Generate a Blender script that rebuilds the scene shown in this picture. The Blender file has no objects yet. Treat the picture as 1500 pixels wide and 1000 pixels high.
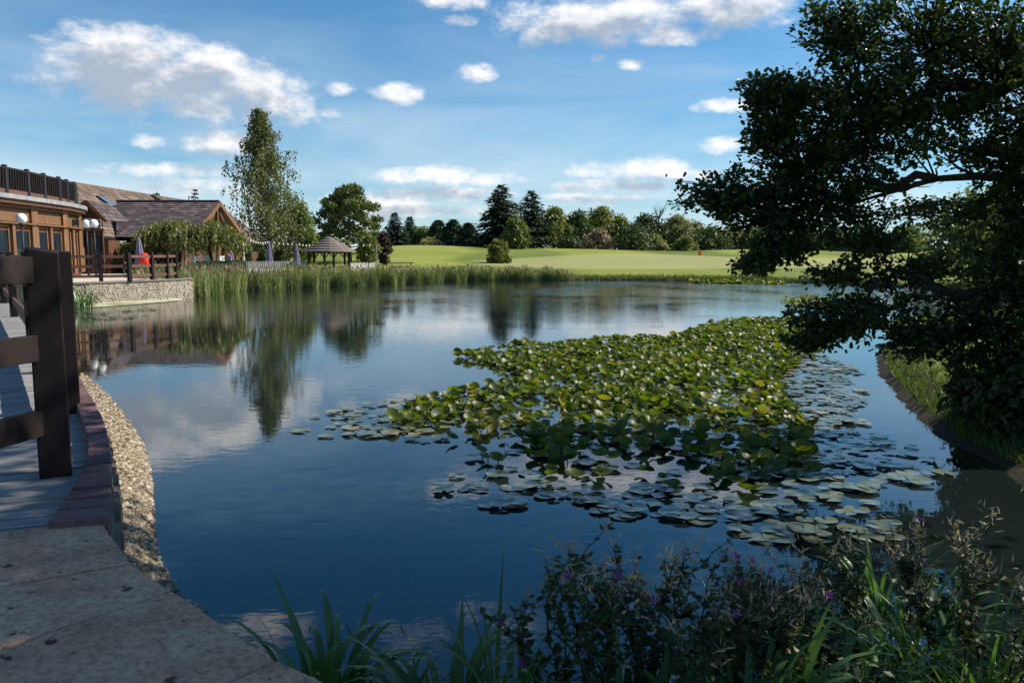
import bpy, math, random
import numpy as np
from mathutils import Vector, Matrix

# ---------------------------------------------------------------- camera
scene = bpy.context.scene
col = scene.collection
R = math.radians
CAM_H, PITCH, F = 2.0, R(6.36), 1167.0       # metres above the water, tilt down, focal length (28 mm)
cd = bpy.data.cameras.new('camera'); cam = bpy.data.objects.new('camera', cd); col.objects.link(cam)
cd.sensor_width = 36.0; cd.lens = 28.0; cd.clip_start = 0.05; cd.clip_end = 6000
cam.location = (0, 0, CAM_H); cam.rotation_euler = (R(90) - PITCH, 0, 0)
scene.camera = cam

# ---------------------------------------------------------------- sun + sky
SUN_AZ, SUN_EL = R(74), R(40)
SUN = Vector((math.sin(SUN_AZ) * math.cos(SUN_EL), math.cos(SUN_AZ) * math.cos(SUN_EL), math.sin(SUN_EL)))
sd_ = bpy.data.lights.new('sun', 'SUN'); sun = bpy.data.objects.new('sun', sd_); col.objects.link(sun)
sd_.energy = 5.0; sd_.angle = R(0.5); sd_.color = (1.0, 0.93, 0.82)
sun.rotation_euler = SUN.to_track_quat('Z', 'Y').to_euler(); sun.location = (20, 10, 30)
vs = scene.view_settings
vs.view_transform = 'Standard'; vs.look = 'None'; vs.gamma = 1.0; vs.use_curve_mapping = False
vs.exposure = 0.65

def ray(px, py):
    """view direction of a surveyed point of the photograph (1500 x 1000)"""
    c, s = math.cos(PITCH), math.sin(PITCH)
    x, u = (px - 750) / F, (500 - py) / F
    return Vector((x, c + u * s, -s + u * c))
def G(px, py, z=0.0):
    d = ray(px, py); t = (z - CAM_H) / d.z
    return Vector((d.x * t, d.y * t, z))
def Q(px, py, depth):
    d = ray(px, py); t = depth / d.y
    return Vector((d.x * t, depth, CAM_H + d.z * t))

def build_world():
    w = bpy.data.worlds.new('World'); scene.world = w; w.use_nodes = True
    nt = w.node_tree; N = nt.nodes; L = nt.links; N.clear()
    def node(tree, t, **k):
        n = tree.nodes.new(t)
        for a, b in k.items(): setattr(n, a, b)
        return n
    def math_(tree, op, a, b=None, c=None, clamp=False):
        n = node(tree, 'ShaderNodeMath', operation=op, use_clamp=clamp)
        for i, v in enumerate((a, b, c)):
            if v is None: continue
            if isinstance(v, (int, float)): n.inputs[i].default_value = v
            else: tree.links.new(v, n.inputs[i])
        return n.outputs[0]
    # ---- cloud density as a function of (azimuth, elevation)
    g = bpy.data.node_groups.new('cloud_field', 'ShaderNodeTree')
    g.interface.new_socket('P', in_out='INPUT', socket_type='NodeSocketVector')
    g.interface.new_socket('Density', in_out='OUTPUT', socket_type='NodeSocketFloat')
    gi = node(g, 'NodeGroupInput'); go = node(g, 'NodeGroupOutput')
    sp = node(g, 'ShaderNodeSeparateXYZ'); g.links.new(gi.outputs[0], sp.inputs[0])
    AZ, EL = sp.outputs[0], sp.outputs[1]
    blobs = [(195, 78, 85, 34, 1), (290, 100, 85, 30, 1), (215, 118, 115, 40, 1), (300, 135, 110, 42, 1), (385, 155, 70, 30, .9),
             (890, 30, 130, 34, 1), (740, 36, 24, 22, .8), (985, 50, 70, 16, .8), (820, 40, 60, 26, .9), (1070, 10, 80, 32, 1),
             (655, 2, 50, 14, .7), (672, 30, 30, 9, .6), (583, 138, 36, 17, .75), (497, 132, 22, 11, .6), (483, 163, 20, 12, .5),
             (436, 126, 26, 14, .5), (692, 106, 32, 16, .6), (870, 84, 20, 10, .5), (925, 95, 20, 9, .5),
             (625, 258, 85, 16, .85), (715, 262, 45, 14, .7), (640, 285, 120, 12, .8), (560, 303, 80, 22, .9), (690, 310, 80, 10, .7),
             (325, 212, 70, 20, .75), (220, 208, 24, 11, .6), (240, 250, 90, 14, .6), (290, 275, 80, 16, .65),
             (935, 248, 80, 18, .95), (900, 272, 95, 11, .8), (870, 290, 90, 12, .6), (1060, 212, 34, 14, .75), (1065, 155, 45, 12, .5), (990, 255, 60, 14, .7)]
    best = None
    for (px, py, rx, ry, amp) in blobs:
        d = ray(px, py).normalized()
        a0, e0 = math.atan2(d.x, d.y), math.asin(d.z)
        ma = node(g, 'ShaderNodeVectorMath', operation='MULTIPLY_ADD'); g.links.new(gi.outputs[0], ma.inputs[0])
        ma.inputs[1].default_value = (F / rx, F / ry * 1.15, 0); ma.inputs[2].default_value = (-a0 * F / rx, -e0 * F / ry * 1.15, 0)
        ma.inputs[1].default_value = (F / rx / 1.15, F / ry, 0); ma.inputs[2].default_value = (-a0 * F / rx / 1.15, -e0 * F / ry, 0)
        dt = node(g, 'ShaderNodeVectorMath', operation='DOT_PRODUCT'); g.links.new(ma.outputs[0], dt.inputs[0]); g.links.new(ma.outputs[0], dt.inputs[1])
        r2 = dt.outputs['Value']
        f = math_(g, 'SUBTRACT', amp, r2)
        best = f if best is None else math_(g, 'MAXIMUM', best, f)
    best = math_(g, 'MAXIMUM', best, -1.2)
    def noise(scale, detail, rough, vec):
        n = node(g, 'ShaderNodeTexNoise'); n.inputs['Scale'].default_value = scale
        n.inputs['Detail'].default_value = detail; n.inputs['Roughness'].default_value = rough
        g.links.new(vec, n.inputs['Vector']); return n.outputs[0]
    st = node(g, 'ShaderNodeVectorMath', operation='MULTIPLY'); st.inputs[1].default_value = (1, 1.7, 1)
    g.links.new(gi.outputs[0], st.inputs[0])
    n1 = noise(19, 10, .66, st.outputs[0])
    a = math_(g, 'ADD', math_(g, 'MULTIPLY', best, .62), math_(g, 'MULTIPLY', math_(g, 'SUBTRACT', n1, .5), 2.6))
    # the same kind of cloud over the rest of the sky, outside the view
    n2 = noise(5.0, 7, .6, st.outputs[0])
    out1 = math_(g, 'MULTIPLY', math_(g, 'SUBTRACT', math_(g, 'ABSOLUTE', AZ), .62), 8, clamp=True)
    out2 = math_(g, 'MULTIPLY', math_(g, 'SUBTRACT', EL, .33), 10, clamp=True)
    om = math_(g, 'MAXIMUM', out1, out2)
    b = math_(g, 'MULTIPLY', math_(g, 'SUBTRACT', n2, .57), 5.0)
    b = math_(g, 'SUBTRACT', b, math_(g, 'MULTIPLY', math_(g, 'SUBTRACT', 1.0, om), 4.0))
    tot = math_(g, 'MAXIMUM', a, b)
    den = math_(g, 'MULTIPLY', math_(g, 'ADD', tot, .22), 1.1, clamp=True)
    den = math_(g, 'MULTIPLY', math_(g, 'MULTIPLY', den, den), math_(g, 'SUBTRACT', 3.0, math_(g, 'MULTIPLY', den, 2.0)))
    g.links.new(den, go.inputs[0])
    # ---- world tree
    tc = node(nt, 'ShaderNodeTexCoord'); s2 = node(nt, 'ShaderNodeSeparateXYZ'); L.new(tc.outputs['Generated'], s2.inputs[0])
    az = math_(nt, 'ARCTAN2', s2.outputs[0], s2.outputs[1]); el = math_(nt, 'ARCSINE', s2.outputs[2])
    def field(da, de):
        c = node(nt, 'ShaderNodeCombineXYZ')
        L.new(math_(nt, 'ADD', az, da), c.inputs[0]); L.new(math_(nt, 'ADD', el, de), c.inputs[1])
        gn = node(nt, 'ShaderNodeGroup'); gn.node_tree = g; L.new(c.outputs[0], gn.inputs[0]); return gn.outputs[0]
    d0, d1 = field(0, 0), field(.014, .02)
    shade = d1
    cr = node(nt, 'ShaderNodeMix', data_type='RGBA')
    L.new(shade, cr.inputs['Factor'])
    cr.inputs['A'].default_value = (9.8, 9.6, 9.5, 1); cr.inputs['B'].default_value = (3.9, 4.5, 5.4, 1)
    sky = node(nt, 'ShaderNodeTexSky', sky_type='NISHITA'); sky.sun_disc = False
    sky.sun_elevation = SUN_EL; sky.sun_rotation = SUN_AZ; sky.altitude = 50
    sky.air_density = 1.0; sky.dust_density = 0.6; sky.ozone_density = 3.0
    tint = node(nt, 'ShaderNodeMix', data_type='RGBA', blend_type='MULTIPLY'); tint.inputs['Factor'].default_value = 1
    L.new(sky.outputs[0], tint.inputs['A']); tint.inputs['B'].default_value = (.29, .84, 1.10, 1)
    # thin high veil, stretched sideways
    mp = node(nt, 'ShaderNodeCombineXYZ'); L.new(az, mp.inputs[0]); L.new(math_(nt, 'MULTIPLY', el, 5.0), mp.inputs[1])
    vn = node(nt, 'ShaderNodeTexNoise'); vn.inputs['Scale'].default_value = 2.6; vn.inputs['Detail'].default_value = 7; vn.inputs['Roughness'].default_value = .55
    vn.inputs['Distortion'].default_value = .6; L.new(mp.outputs[0], vn.inputs['Vector'])
    veil = math_(nt, 'ADD', math_(nt, 'MULTIPLY', math_(nt, 'SUBTRACT', vn.outputs[0], .42), 2.3), .52, clamp=True)
    low = math_(nt, 'SUBTRACT', 1.0, math_(nt, 'MULTIPLY', el, 2.6), clamp=True)
    veil = math_(nt, 'MULTIPLY', veil, math_(nt, 'MULTIPLY', math_(nt, 'POWER', low, 1.55), .95))
    m1 = node(nt, 'ShaderNodeMix', data_type='RGBA'); L.new(veil, m1.inputs['Factor'])
    L.new(tint.outputs['Result'], m1.inputs['A']); m1.inputs['B'].default_value = (7.6, 8.4, 9.1, 1)
    up = math_(nt, 'GREATER_THAN', s2.outputs[2], 0.0)
    m2 = node(nt, 'ShaderNodeMix', data_type='RGBA'); L.new(math_(nt, 'MULTIPLY', math_(nt, 'MULTIPLY', d0, .92), up), m2.inputs['Factor'])
    L.new(m1.outputs['Result'], m2.inputs['A']); L.new(cr.outputs['Result'], m2.inputs['B'])
    w.cycles.sampling_method = 'MANUAL'; w.cycles.sample_map_resolution = 512
    bg = node(nt, 'ShaderNodeBackground'); bg.inputs['Strength'].default_value = 0.072
    L.new(m2.outputs['Result'], bg.inputs['Color'])
    out = node(nt, 'ShaderNodeOutputWorld'); L.new(bg.outputs[0], out.inputs[0])
build_world()

# ---------------------------------------------------------------- helpers
rng = np.random.default_rng(7)
random.seed(7)

def tag(o, label=None, cat=None, group=None, kind=None):
    if label: o['label'] = label
    if cat: o['category'] = cat
    if group: o['group'] = group
    if kind: o['kind'] = kind
    return o
def empty(name, loc=(0, 0, 0), rz=0.0):
    o = bpy.data.objects.new(name, None); col.objects.link(o)
    o.location = loc; o.rotation_euler = (0, 0, rz); o.empty_display_size = .1
    return o
def link(name, me, parent=None, loc=None):
    o = bpy.data.objects.new(name, me); col.objects.link(o)
    if parent is not None: o.parent = parent
    if loc is not None: o.location = loc
    return o

class MB:
    """collects vertices and faces, becomes one mesh"""
    def __init__(s): s.V = []; s.F = []; s.n = 0
    def add(s, V, F):
        V = np.asarray(V, float).reshape(-1, 3)
        s.V.append(V)
        for f in F: s.F.append([i + s.n for i in f])
        s.n += len(V)
    def addn(s, V, Fa):
        V = np.asarray(V, float).reshape(-1, 3); s.V.append(V)
        s.F.extend((np.asarray(Fa) + s.n).tolist()); s.n += len(V)
    def box(s, c, d, rz=0.0, M=None, taper=1.0):
        hx, hy, hz = d[0] / 2, d[1] / 2, d[2] / 2
        v = np.array([(x * (taper if z > 0 else 1), y * (taper if z > 0 else 1), z) for z in (-hz, hz) for x, y in ((-hx, -hy), (hx, -hy), (hx, hy), (-hx, hy))])
        if M is not None: v = v @ np.array(M.to_3x3()).T
        elif rz:
            c_, s_ = math.cos(rz), math.sin(rz); v = v @ np.array([[c_, s_, 0], [-s_, c_, 0], [0, 0, 1]])
        s.add(v + np.array(c), [(0, 3, 2, 1), (4, 5, 6, 7), (0, 1, 5, 4), (1, 2, 6, 5), (2, 3, 7, 6), (3, 0, 4, 7)])
    def bar(s, a, b, w, h):
        """box between two points: w wide, h high"""
        a, b = Vector(a), Vector(b); d = b - a; L = d.length; y = d.normalized()
        up = Vector((0, 0, 1)) if abs(y.z) < .95 else Vector((1, 0, 0))
        x = y.cross(up).normalized(); z = x.cross(y)
        M = Matrix((x, y, z)).transposed()
        s.box((a + b) / 2, (w, L, h), M=M)
    def tube(s, pts, rads, n=7, cap=True):
        pts = [Vector(p) for p in pts]; k = len(pts); rings = []
        prev = None
        for i, p in enumerate(pts):
            t = (pts[min(i + 1, k - 1)] - pts[max(i - 1, 0)])
            t = t.normalized() if t.length > 1e-9 else Vector((0, 0, 1))
            if prev is None:
                u = t.orthogonal().normalized()
            else:
                u = prev - t * prev.dot(t); u = u.normalized() if u.length > 1e-6 else t.orthogonal().normalized()
            prev = u; w = t.cross(u)
            for j in range(n):
                a = 2 * math.pi * j / n
                rings.append(p + (u * math.cos(a) + w * math.sin(a)) * rads[i])
        F = [(i * n + j, i * n + (j + 1) % n, (i + 1) * n + (j + 1) % n, (i + 1) * n + j) for i in range(k - 1) for j in range(n)]
        if cap: F += [tuple(range(n))[::-1], tuple((k - 1) * n + j for j in range(n))]
        s.add([tuple(r) for r in rings], F)
    def lathe(s, prof, c=(0, 0, 0), n=16, flute=0.0):
        V = []; k = len(prof)
        for r, z in prof:
            for j in range(n):
                a = 2 * math.pi * j / n; rr = r * (1 + (flute if j % 2 else -flute))
                V.append((c[0] + rr * math.cos(a), c[1] + rr * math.sin(a), c[2] + z))
        F = [(i * n + j, i * n + (j + 1) % n, (i + 1) * n + (j + 1) % n, (i + 1) * n + j) for i in range(k - 1) for j in range(n)]
        F += [tuple(range(n))[::-1], tuple((k - 1) * n + j for j in range(n))]
        s.add(V, F)
    def prism(s, poly, z0, z1):
        n = len(poly); V = [(p[0], p[1], z0) for p in poly] + [(p[0], p[1], z1) for p in poly]
        ar = sum(poly[i][0] * poly[(i + 1) % n][1] - poly[(i + 1) % n][0] * poly[i][1] for i in range(n))
        F = [tuple(range(n))[::-1], tuple(range(n, 2 * n))] + [(i, (i + 1) % n, n + (i + 1) % n, n + i) for i in range(n)]
        if ar < 0: F = [f[::-1] for f in F]
        s.add(V, F)
    def mesh(s, name, mat=None, smooth=False, bevel=0):
        me = bpy.data.meshes.new(name)
        me.from_pydata(np.concatenate(s.V).tolist() if s.V else [], [], s.F)
        if mat: me.materials.append(mat)
        if smooth: me.polygons.foreach_set('use_smooth', [True] * len(me.polygons))
        me.update()
        return me
    def build(s, name, mat, parent=None, smooth=False, bevel=0.0, loc=None):
        o = link(name, s.mesh(name, mat, smooth), parent, loc)
        if bevel:
            b = o.modifiers.new('bevel', 'BEVEL'); b.width = bevel; b.segments = 2; b.limit_method = 'ANGLE'; b.harden_normals = False
        return o

def frames(fwd, nrm):
    y = fwd / np.maximum(np.linalg.norm(fwd, axis=1, keepdims=True), 1e-9)
    z = nrm - y * np.sum(nrm * y, axis=1, keepdims=True)
    l = np.linalg.norm(z, axis=1, keepdims=True); bad = l[:, 0] < 1e-4
    z[bad] = np.cross(y[bad], np.array([[.3, .5, .81]])); l = np.linalg.norm(z, axis=1, keepdims=True)
    z = z / np.maximum(l, 1e-9); x = np.cross(y, z)
    return np.stack([x, y, z], axis=2)             # columns
def scatter(mb, T, TF, pos, fwd, nrm, scale):
    """T template (x across, y along, z normal); one copy per row of pos"""
    T = np.asarray(T, float); M = frames(np.array(fwd, float), np.array(nrm, float))
    sc = np.asarray(scale, float)
    sc = np.stack([sc] * 3, 1) if sc.ndim == 1 else sc
    V = np.einsum('nij,nkj->nki', M, T[None] * sc[:, None, :]) + np.asarray(pos)[:, None, :]
    n, k = V.shape[:2]
    off = mb.n + np.arange(n) * k
    mb.V.append(V.reshape(-1, 3)); mb.n += n * k
    for f in TF: mb.F.extend((off[:, None] + np.array(f)[None]).tolist())
def rdir(n):
    v = rng.normal(size=(n, 3)); return v / np.linalg.norm(v, axis=1, keepdims=True)

DIAMOND = ([(0, 0, 0), (.32, .45, .06), (0, 1, 0), (-.32, .45, .06)], [(0, 1, 2, 3)])
SPRIG = ([(0, 0, 0), (.30, .30, .07), (.12, .62, 0), (0, 1, -.06), (-.12, .62, 0), (-.30, .30, .07)], [(0, 1, 2, 3), (0, 3, 4, 5)])
OAKLEAF = ([(0, 0, 0), (.10, .16, .01), (.25, .30, .04), (.16, .42, .02), (.32, .60, .05), (.17, .72, .02), (.20, .90, .02), (0, 1, 0),
            (-.20, .90, .02), (-.17, .72, .02), (-.32, .60, .05), (-.16, .42, .02), (-.25, .30, .04), (-.10, .16, .01)],
           [(0, 1, 2, 3, 4, 5, 6, 7), (0, 7, 8, 9, 10, 11, 12, 13)])
OAKLOW = ([(0, 0, 0), (.28, .32, .05), (.17, .45, .02), (.30, .68, .05), (0, 1, 0), (-.30, .68, .05), (-.17, .45, .02), (-.28, .32, .05)],
          [(0, 1, 2, 3, 4), (0, 4, 5, 6, 7)])

# ---------------------------------------------------------------- materials
def new_mat(name):
    m = bpy.data.materials.new(name); m.use_nodes = True
    nt = m.node_tree; nt.nodes.clear()
    o = nt.nodes.new('ShaderNodeOutputMaterial'); p = nt.nodes.new('ShaderNodeBsdfPrincipled')
    nt.links.new(p.outputs[0], o.inputs[0]); return m, nt, p, o
def inp(p, **k):
    for a, v in k.items(): p.inputs[a.replace('_', ' ')].default_value = v
def ramp(nt, stops):
    r = nt.nodes.new('ShaderNodeValToRGB'); e = r.color_ramp.elements
    while len(e) < len(stops): e.new(.5)
    for i, (p, c) in enumerate(stops): e[i].position = p; e[i].color = (*c, 1)
    return r
def objco(nt, scale=(1, 1, 1), world=True):
    if world:
        g = nt.nodes.new('ShaderNodeNewGeometry'); src = g.outputs['Position']
    else:
        t = nt.nodes.new('ShaderNodeTexCoord'); src = t.outputs['Object']
    mp = nt.nodes.new('ShaderNodeMapping'); mp.inputs['Scale'].default_value = scale
    nt.links.new(src, mp.inputs['Vector']); return mp.outputs[0]
def noise(nt, vec, scale, detail=5, rough=.6, dist=0):
    n = nt.nodes.new('ShaderNodeTexNoise'); n.inputs['Scale'].default_value = scale; n.inputs['Detail'].default_value = detail
    n.inputs['Roughness'].default_value = rough; n.inputs['Distortion'].default_value = dist
    nt.links.new(vec, n.inputs['Vector']); return n.outputs[0]
def bump(nt, p, h, strength, dist):
    b = nt.nodes.new('ShaderNodeBump'); b.inputs['Strength'].default_value = strength; b.inputs['Distance'].default_value = dist
    nt.links.new(h, b.inputs['Height']); nt.links.new(b.outputs[0], p.inputs['Normal'])
def mixc(nt, f, a, b, mode='MIX'):
    m = nt.nodes.new('ShaderNodeMix'); m.data_type = 'RGBA'; m.blend_type = mode
    for k, v in (('Factor', f), ('A', a), ('B', b)):
        if isinstance(v, (int, float)): m.inputs[k].default_value = v
        elif isinstance(v, tuple): m.inputs[k].default_value = (*v, 1)
        else: nt.links.new(v, m.inputs[k])
    return m.outputs['Result']
def island(nt):
    g = nt.nodes.new('ShaderNodeNewGeometry'); return g.outputs['Random Per Island']

def mat_rough(name, c1, c2, scale=3, rough=.8, bs=.3, bd=.01, stretch=(1, 1, 1), world=True, detail=6, per_object=0.0, spec=.3, bump_scale=None):
    m, nt, p, o = new_mat(name); v = objco(nt, stretch, world)
    n = noise(nt, v, scale, detail); r = ramp(nt, [(.3, c1), (.7, c2)]); nt.links.new(n, r.inputs[0])
    c = r.outputs[0]
    if per_object:
        oi = nt.nodes.new('ShaderNodeObjectInfo'); mr = nt.nodes.new('ShaderNodeMapRange')
        mr.inputs['To Min'].default_value = 1 - per_object; mr.inputs['To Max'].default_value = 1 + per_object
        nt.links.new(oi.outputs['Random'], mr.inputs[0])
        vm = nt.nodes.new('ShaderNodeVectorMath'); vm.operation = 'SCALE'; nt.links.new(c, vm.inputs[0]); nt.links.new(mr.outputs[0], vm.inputs['Scale'])
        c = vm.outputs[0]
    nt.links.new(c, p.inputs['Base Color']); inp(p, Roughness=rough, Specular_IOR_Level=spec)
    if bs: bump(nt, p, noise(nt, v, bump_scale or scale * 4, 6, .7), bs, bd)
    return m
def mat_leaf(name, c1, c2, c3=None, trans=.35, rough=.5, spec=.35, clump=1.2, tc=(1.25, 1.35, .5)):
    """foliage: leaves vary one by one and in patches; light shines through them"""
    m, nt, p, o = new_mat(name)
    r = ramp(nt, [(.0, c1), (.75, c2), (1.0, c3 or c2)]); nt.links.new(island(nt), r.inputs[0])
    n = noise(nt, objco(nt), clump, 3); rr = ramp(nt, [(.3, (.65, .7, .7)), (.7, (1.25, 1.2, 1.1))]); nt.links.new(n, rr.inputs[0])
    c = mixc(nt, 1.0, r.outputs[0], rr.outputs[0], 'MULTIPLY')
    nt.links.new(c, p.inputs['Base Color']); inp(p, Roughness=rough, Specular_IOR_Level=spec)
    t = nt.nodes.new('ShaderNodeBsdfTranslucent'); nt.links.new(mixc(nt, 1.0, c, tc, 'MULTIPLY'), t.inputs[0])
    mx = nt.nodes.new('ShaderNodeMixShader'); mx.inputs[0].default_value = trans
    nt.links.new(p.outputs[0], mx.inputs[1]); nt.links.new(t.outputs[0], mx.inputs[2]); nt.links.new(mx.outputs[0], o.inputs[0])
    return m
M = {}
M['oak'] = mat_leaf('oak_leaf', (.018, .040, .012), (.035, .068, .016), (.07, .10, .02), trans=.30, rough=.42, spec=.4)
M['olive'] = mat_leaf('olive_foliage', (.11, .135, .035), (.19, .205, .06), (.25, .24, .09), clump=.35)
M['green'] = mat_leaf('green_foliage', (.075, .12, .035), (.14, .18, .05), (.19, .21, .06), clump=.35)
M['dark'] = mat_leaf('dark_foliage', (.05, .08, .03), (.09, .125, .042), (.13, .15, .05), clump=.35, trans=.2)
M['fir'] = mat_leaf('fir_needles', (.035, .06, .042), (.06, .09, .058), (.08, .11, .07), clump=.5, trans=.12)
M['spruce'] = mat_leaf('spruce_needles', (.06, .11, .07), (.10, .155, .10), (.13, .18, .11), clump=.5, trans=.12)
M['pine'] = mat_leaf('pine_needles', (.085, .12, .04), (.16, .18, .055), (.22, .22, .07), clump=.45, trans=.2)
M['pinkish'] = mat_leaf('reddish_twigs', (.20, .14, .115), (.28, .21, .165), clump=.5)
M['purple'] = mat_leaf('copper_foliage', (.03, .014, .02), (.06, .03, .035), clump=.5)
M['birch'] = mat_leaf('birch_leaf', (.07, .09, .032), (.14, .155, .05), (.24, .22, .09), clump=.5)
M['weep'] = mat_leaf('weeping_leaf', (.10, .12, .04), (.20, .205, .075), (.30, .29, .14), clump=.7)
M['grey'] = mat_leaf('grey_green_foliage', (.14, .15, .075), (.23, .225, .12), (.28, .26, .15), clump=.35)
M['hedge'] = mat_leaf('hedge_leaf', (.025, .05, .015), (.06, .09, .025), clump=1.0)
M['reed'] = mat_leaf('reed_blade', (.12, .17, .07), (.21, .25, .10), (.36, .33, .17), clump=.6, trans=.3)
M['reedhead'] = mat_leaf('reed_plume', (.16, .12, .085), (.26, .2, .15), (.34, .28, .22), clump=.8)
M['lily'] = mat_leaf('lily_leaf', (.055, .085, .013), (.105, .135, .02), (.21, .18, .035), trans=.42, rough=.45, spec=.4, clump=.9, tc=(1.5, 1.6, .3))
M['pad'] = mat_leaf('lily_pad', (.075, .095, .06), (.13, .15, .095), (.24, .19, .11), trans=.05, rough=.24, spec=.7, clump=1.5)
M['blade'] = mat_leaf('iris_blade', (.055, .125, .04), (.11, .20, .06), (.20, .25, .07), trans=.3, rough=.35, spec=.5, clump=3)
M['herb'] = mat_leaf('herb_leaf', (.03, .055, .018), (.06, .09, .025), (.12, .10, .03), trans=.3, clump=3)
M['fluff'] = mat_leaf('seed_fluff', (.36, .22, .17), (.55, .40, .33), trans=.3, clump=4)
M['flower'] = mat_leaf('purple_petal', (.22, .03, .30), (.35, .06, .42), trans=.3, clump=4)
M['bark'] = mat_rough('bark', (.018, .014, .011), (.045, .036, .028), 6, .9, .6, .02, (1, 1, .25))
M['birchbark'] = mat_rough('birch_bark', (.22, .20, .18), (.55, .53, .5), 3, .8, .3, .01, (1, 1, 2.5))
M['stem'] = mat_rough('herb_stem', (.05, .035, .025), (.09, .07, .04), 20, .8, 0)
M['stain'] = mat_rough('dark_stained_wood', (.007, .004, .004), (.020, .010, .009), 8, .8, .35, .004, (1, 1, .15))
M['rail'] = mat_rough('brown_rail_wood', (.085, .040, .028), (.15, .075, .05), 8, .7, .3, .004, (.3, .3, 2), per_object=.15)
M['timber'] = mat_rough('orange_timber', (.12, .060, .028), (.215, .112, .055), 7, .6, .2, .004, (1, 1, .2), per_object=.1)
M['beam'] = mat_rough('brown_timber', (.075, .032, .018), (.13, .06, .032), 7, .6, .2, .004, (1, 1, .2))
M['deck'] = mat_rough('weathered_plank', (.15, .145, .145), (.30, .29, .285), 9, .75, .4, .003, (.35, 3.0, 3), world=False, per_object=.16)
M['slab'] = None
M['cream'] = mat_rough('pale_paving', (.42, .37, .31), (.55, .50, .43), 1.5, .85, .15, .005)
M['lead'] = mat_rough('grey_roof_lead', (.16, .17, .18), (.34, .34, .34), 3, .55, .2, .005)
M['white'] = mat_rough('white_paint', (.70, .70, .69), (.80, .80, .79), 5, .5, 0)
M['globe'] = mat_rough('white_globe', (.74, .74, .74), (.80, .80, .80), 2, .25, 0)
M['canvas'] = mat_rough('mauve_canvas', (.16, .14, .24), (.24, .21, .33), 4, .85, .2, .005)
M['red'] = mat_rough('red_plastic', (.62, .03, .015), (.70, .045, .02), 3, .4, 0)
M['orange'] = mat_rough('orange_flag', (.75, .14, .03), (.8, .18, .04), 3, .7, 0)
M['picket'] = mat_rough('weathered_white_picket', (.42, .39, .37), (.60, .57, .54), 6, .8, .2, .004)
M['thatch'] = mat_rough('weathered_shingle', (.10, .08, .07), (.24, .195, .17), 9, .9, .6, .02, (1, 1, 3))
M['black'] = mat_rough('black_metal', (.012, .012, .013), (.022, .022, .024), 8, .5, 0)
M['brick'] = mat_rough('purple_brick', (.085, .045, .05), (.17, .095, .095), 22, .85, .6, .006, world=True, per_object=.28, detail=8)
M['stone'] = mat_rough('walling_stone', (.20, .17, .13), (.42, .365, .29), 2.2, .9, .4, .01)
M['pebble'] = None
M['mortar'] = mat_rough('wall_core', (.12, .105, .085), (.22, .19, .155), 8, .95, .6, .02)
M['leadcap'] = M['lead']

def mat_glass(name, c):
    m, nt, p, o = new_mat(name); inp(p, Base_Color=(*c, 1), Roughness=.04, Specular_IOR_Level=.9, IOR=1.5)
    n = noise(nt, objco(nt), .5, 2); bump(nt, p, n, .05, .05); return m
M['glass'] = mat_glass('window_glass', (.012, .022, .034))
def mat_tiles(name, c1, c2, c3):
    m, nt, p, o = new_mat(name)
    oi = island(nt); r = ramp(nt, [(0, c1), (.55, c2), (1, c3)]); nt.links.new(oi, r.inputs[0])
    n = noise(nt, objco(nt), .8, 6); rr = ramp(nt, [(.3, (.75, .75, .75)), (.7, (1.2, 1.18, 1.1))]); nt.links.new(n, rr.inputs[0])
    nt.links.new(mixc(nt, 1.0, r.outputs[0], rr.outputs[0], 'MULTIPLY'), p.inputs['Base Color']); inp(p, Roughness=.8, Specular_IOR_Level=.3)
    return m
M['tile'] = mat_tiles('brown_roof_tile', (.085, .06, .05), (.15, .105, .08), (.23, .17, .13))
M['tile2'] = mat_tiles('plum_roof_tile', (.055, .042, .048), (.10, .075, .08), (.16, .125, .12))
def mat_slab():
    m, nt, p, o = new_mat('sandstone_slab'); v = objco(nt)
    n1 = noise(nt, v, 3.2, 8, .65); r = ramp(nt, [(.28, (.38, .20, .125)), (.5, (.64, .36, .235)), (.75, (.74, .48, .34))]); nt.links.new(n1, r.inputs[0])
    n2 = noise(nt, v, 42, 5, .75); r2 = ramp(nt, [(.36, (.45, .45, .48)), (.55, (1, 1, 1))]); nt.links.new(n2, r2.inputs[0])
    c = mixc(nt, .8, r.outputs[0], r2.outputs[0], 'MULTIPLY')
    n3 = noise(nt, v, 15, 3, .5); r3 = ramp(nt, [(.66, (1, 1, 1)), (.70, (.2, .19, .18))]); nt.links.new(n3, r3.inputs[0])   # dark lichen
    c = mixc(nt, 1.0, c, r3.outputs[0], 'MULTIPLY')
    v4 = objco(nt, (1, 1, 1)); n4 = noise(nt, v4, 5.5, 2, .4, .5); r4 = ramp(nt, [(.74, (0, 0, 0)), (.78, (1, 1, 1))]); nt.links.new(n4, r4.inputs[0])
    c = mixc(nt, r4.outputs[0], c, (.55, .54, .52))                                                                            # pale lichen
    oi = nt.nodes.new('ShaderNodeObjectInfo'); rr = ramp(nt, [(0, (.82, .8, .78)), (1, (1.1, 1.08, 1.04))]); nt.links.new(oi.outputs['Random'], rr.inputs[0])
    c = mixc(nt, 1.0, c, rr.outputs[0], 'MULTIPLY')
    nt.links.new(c, p.inputs['Base Color']); inp(p, Roughness=.9, Specular_IOR_Level=.2)
    bump(nt, p, noise(nt, v, 60, 8, .8), .7, .006); return m
M['slab'] = mat_slab()
def mat_pebble():
    m, nt, p, o = new_mat('tan_gravel'); r = ramp(nt, [(0, (.07, .05, .033)), (.4, (.18, .135, .085)), (.8, (.31, .245, .165)), (1, (.45, .39, .30))])
    nt.links.new(island(nt), r.inputs[0]); nt.links.new(r.outputs[0], p.inputs['Base Color']); inp(p, Roughness=.8, Specular_IOR_Level=.3); return m
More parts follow.
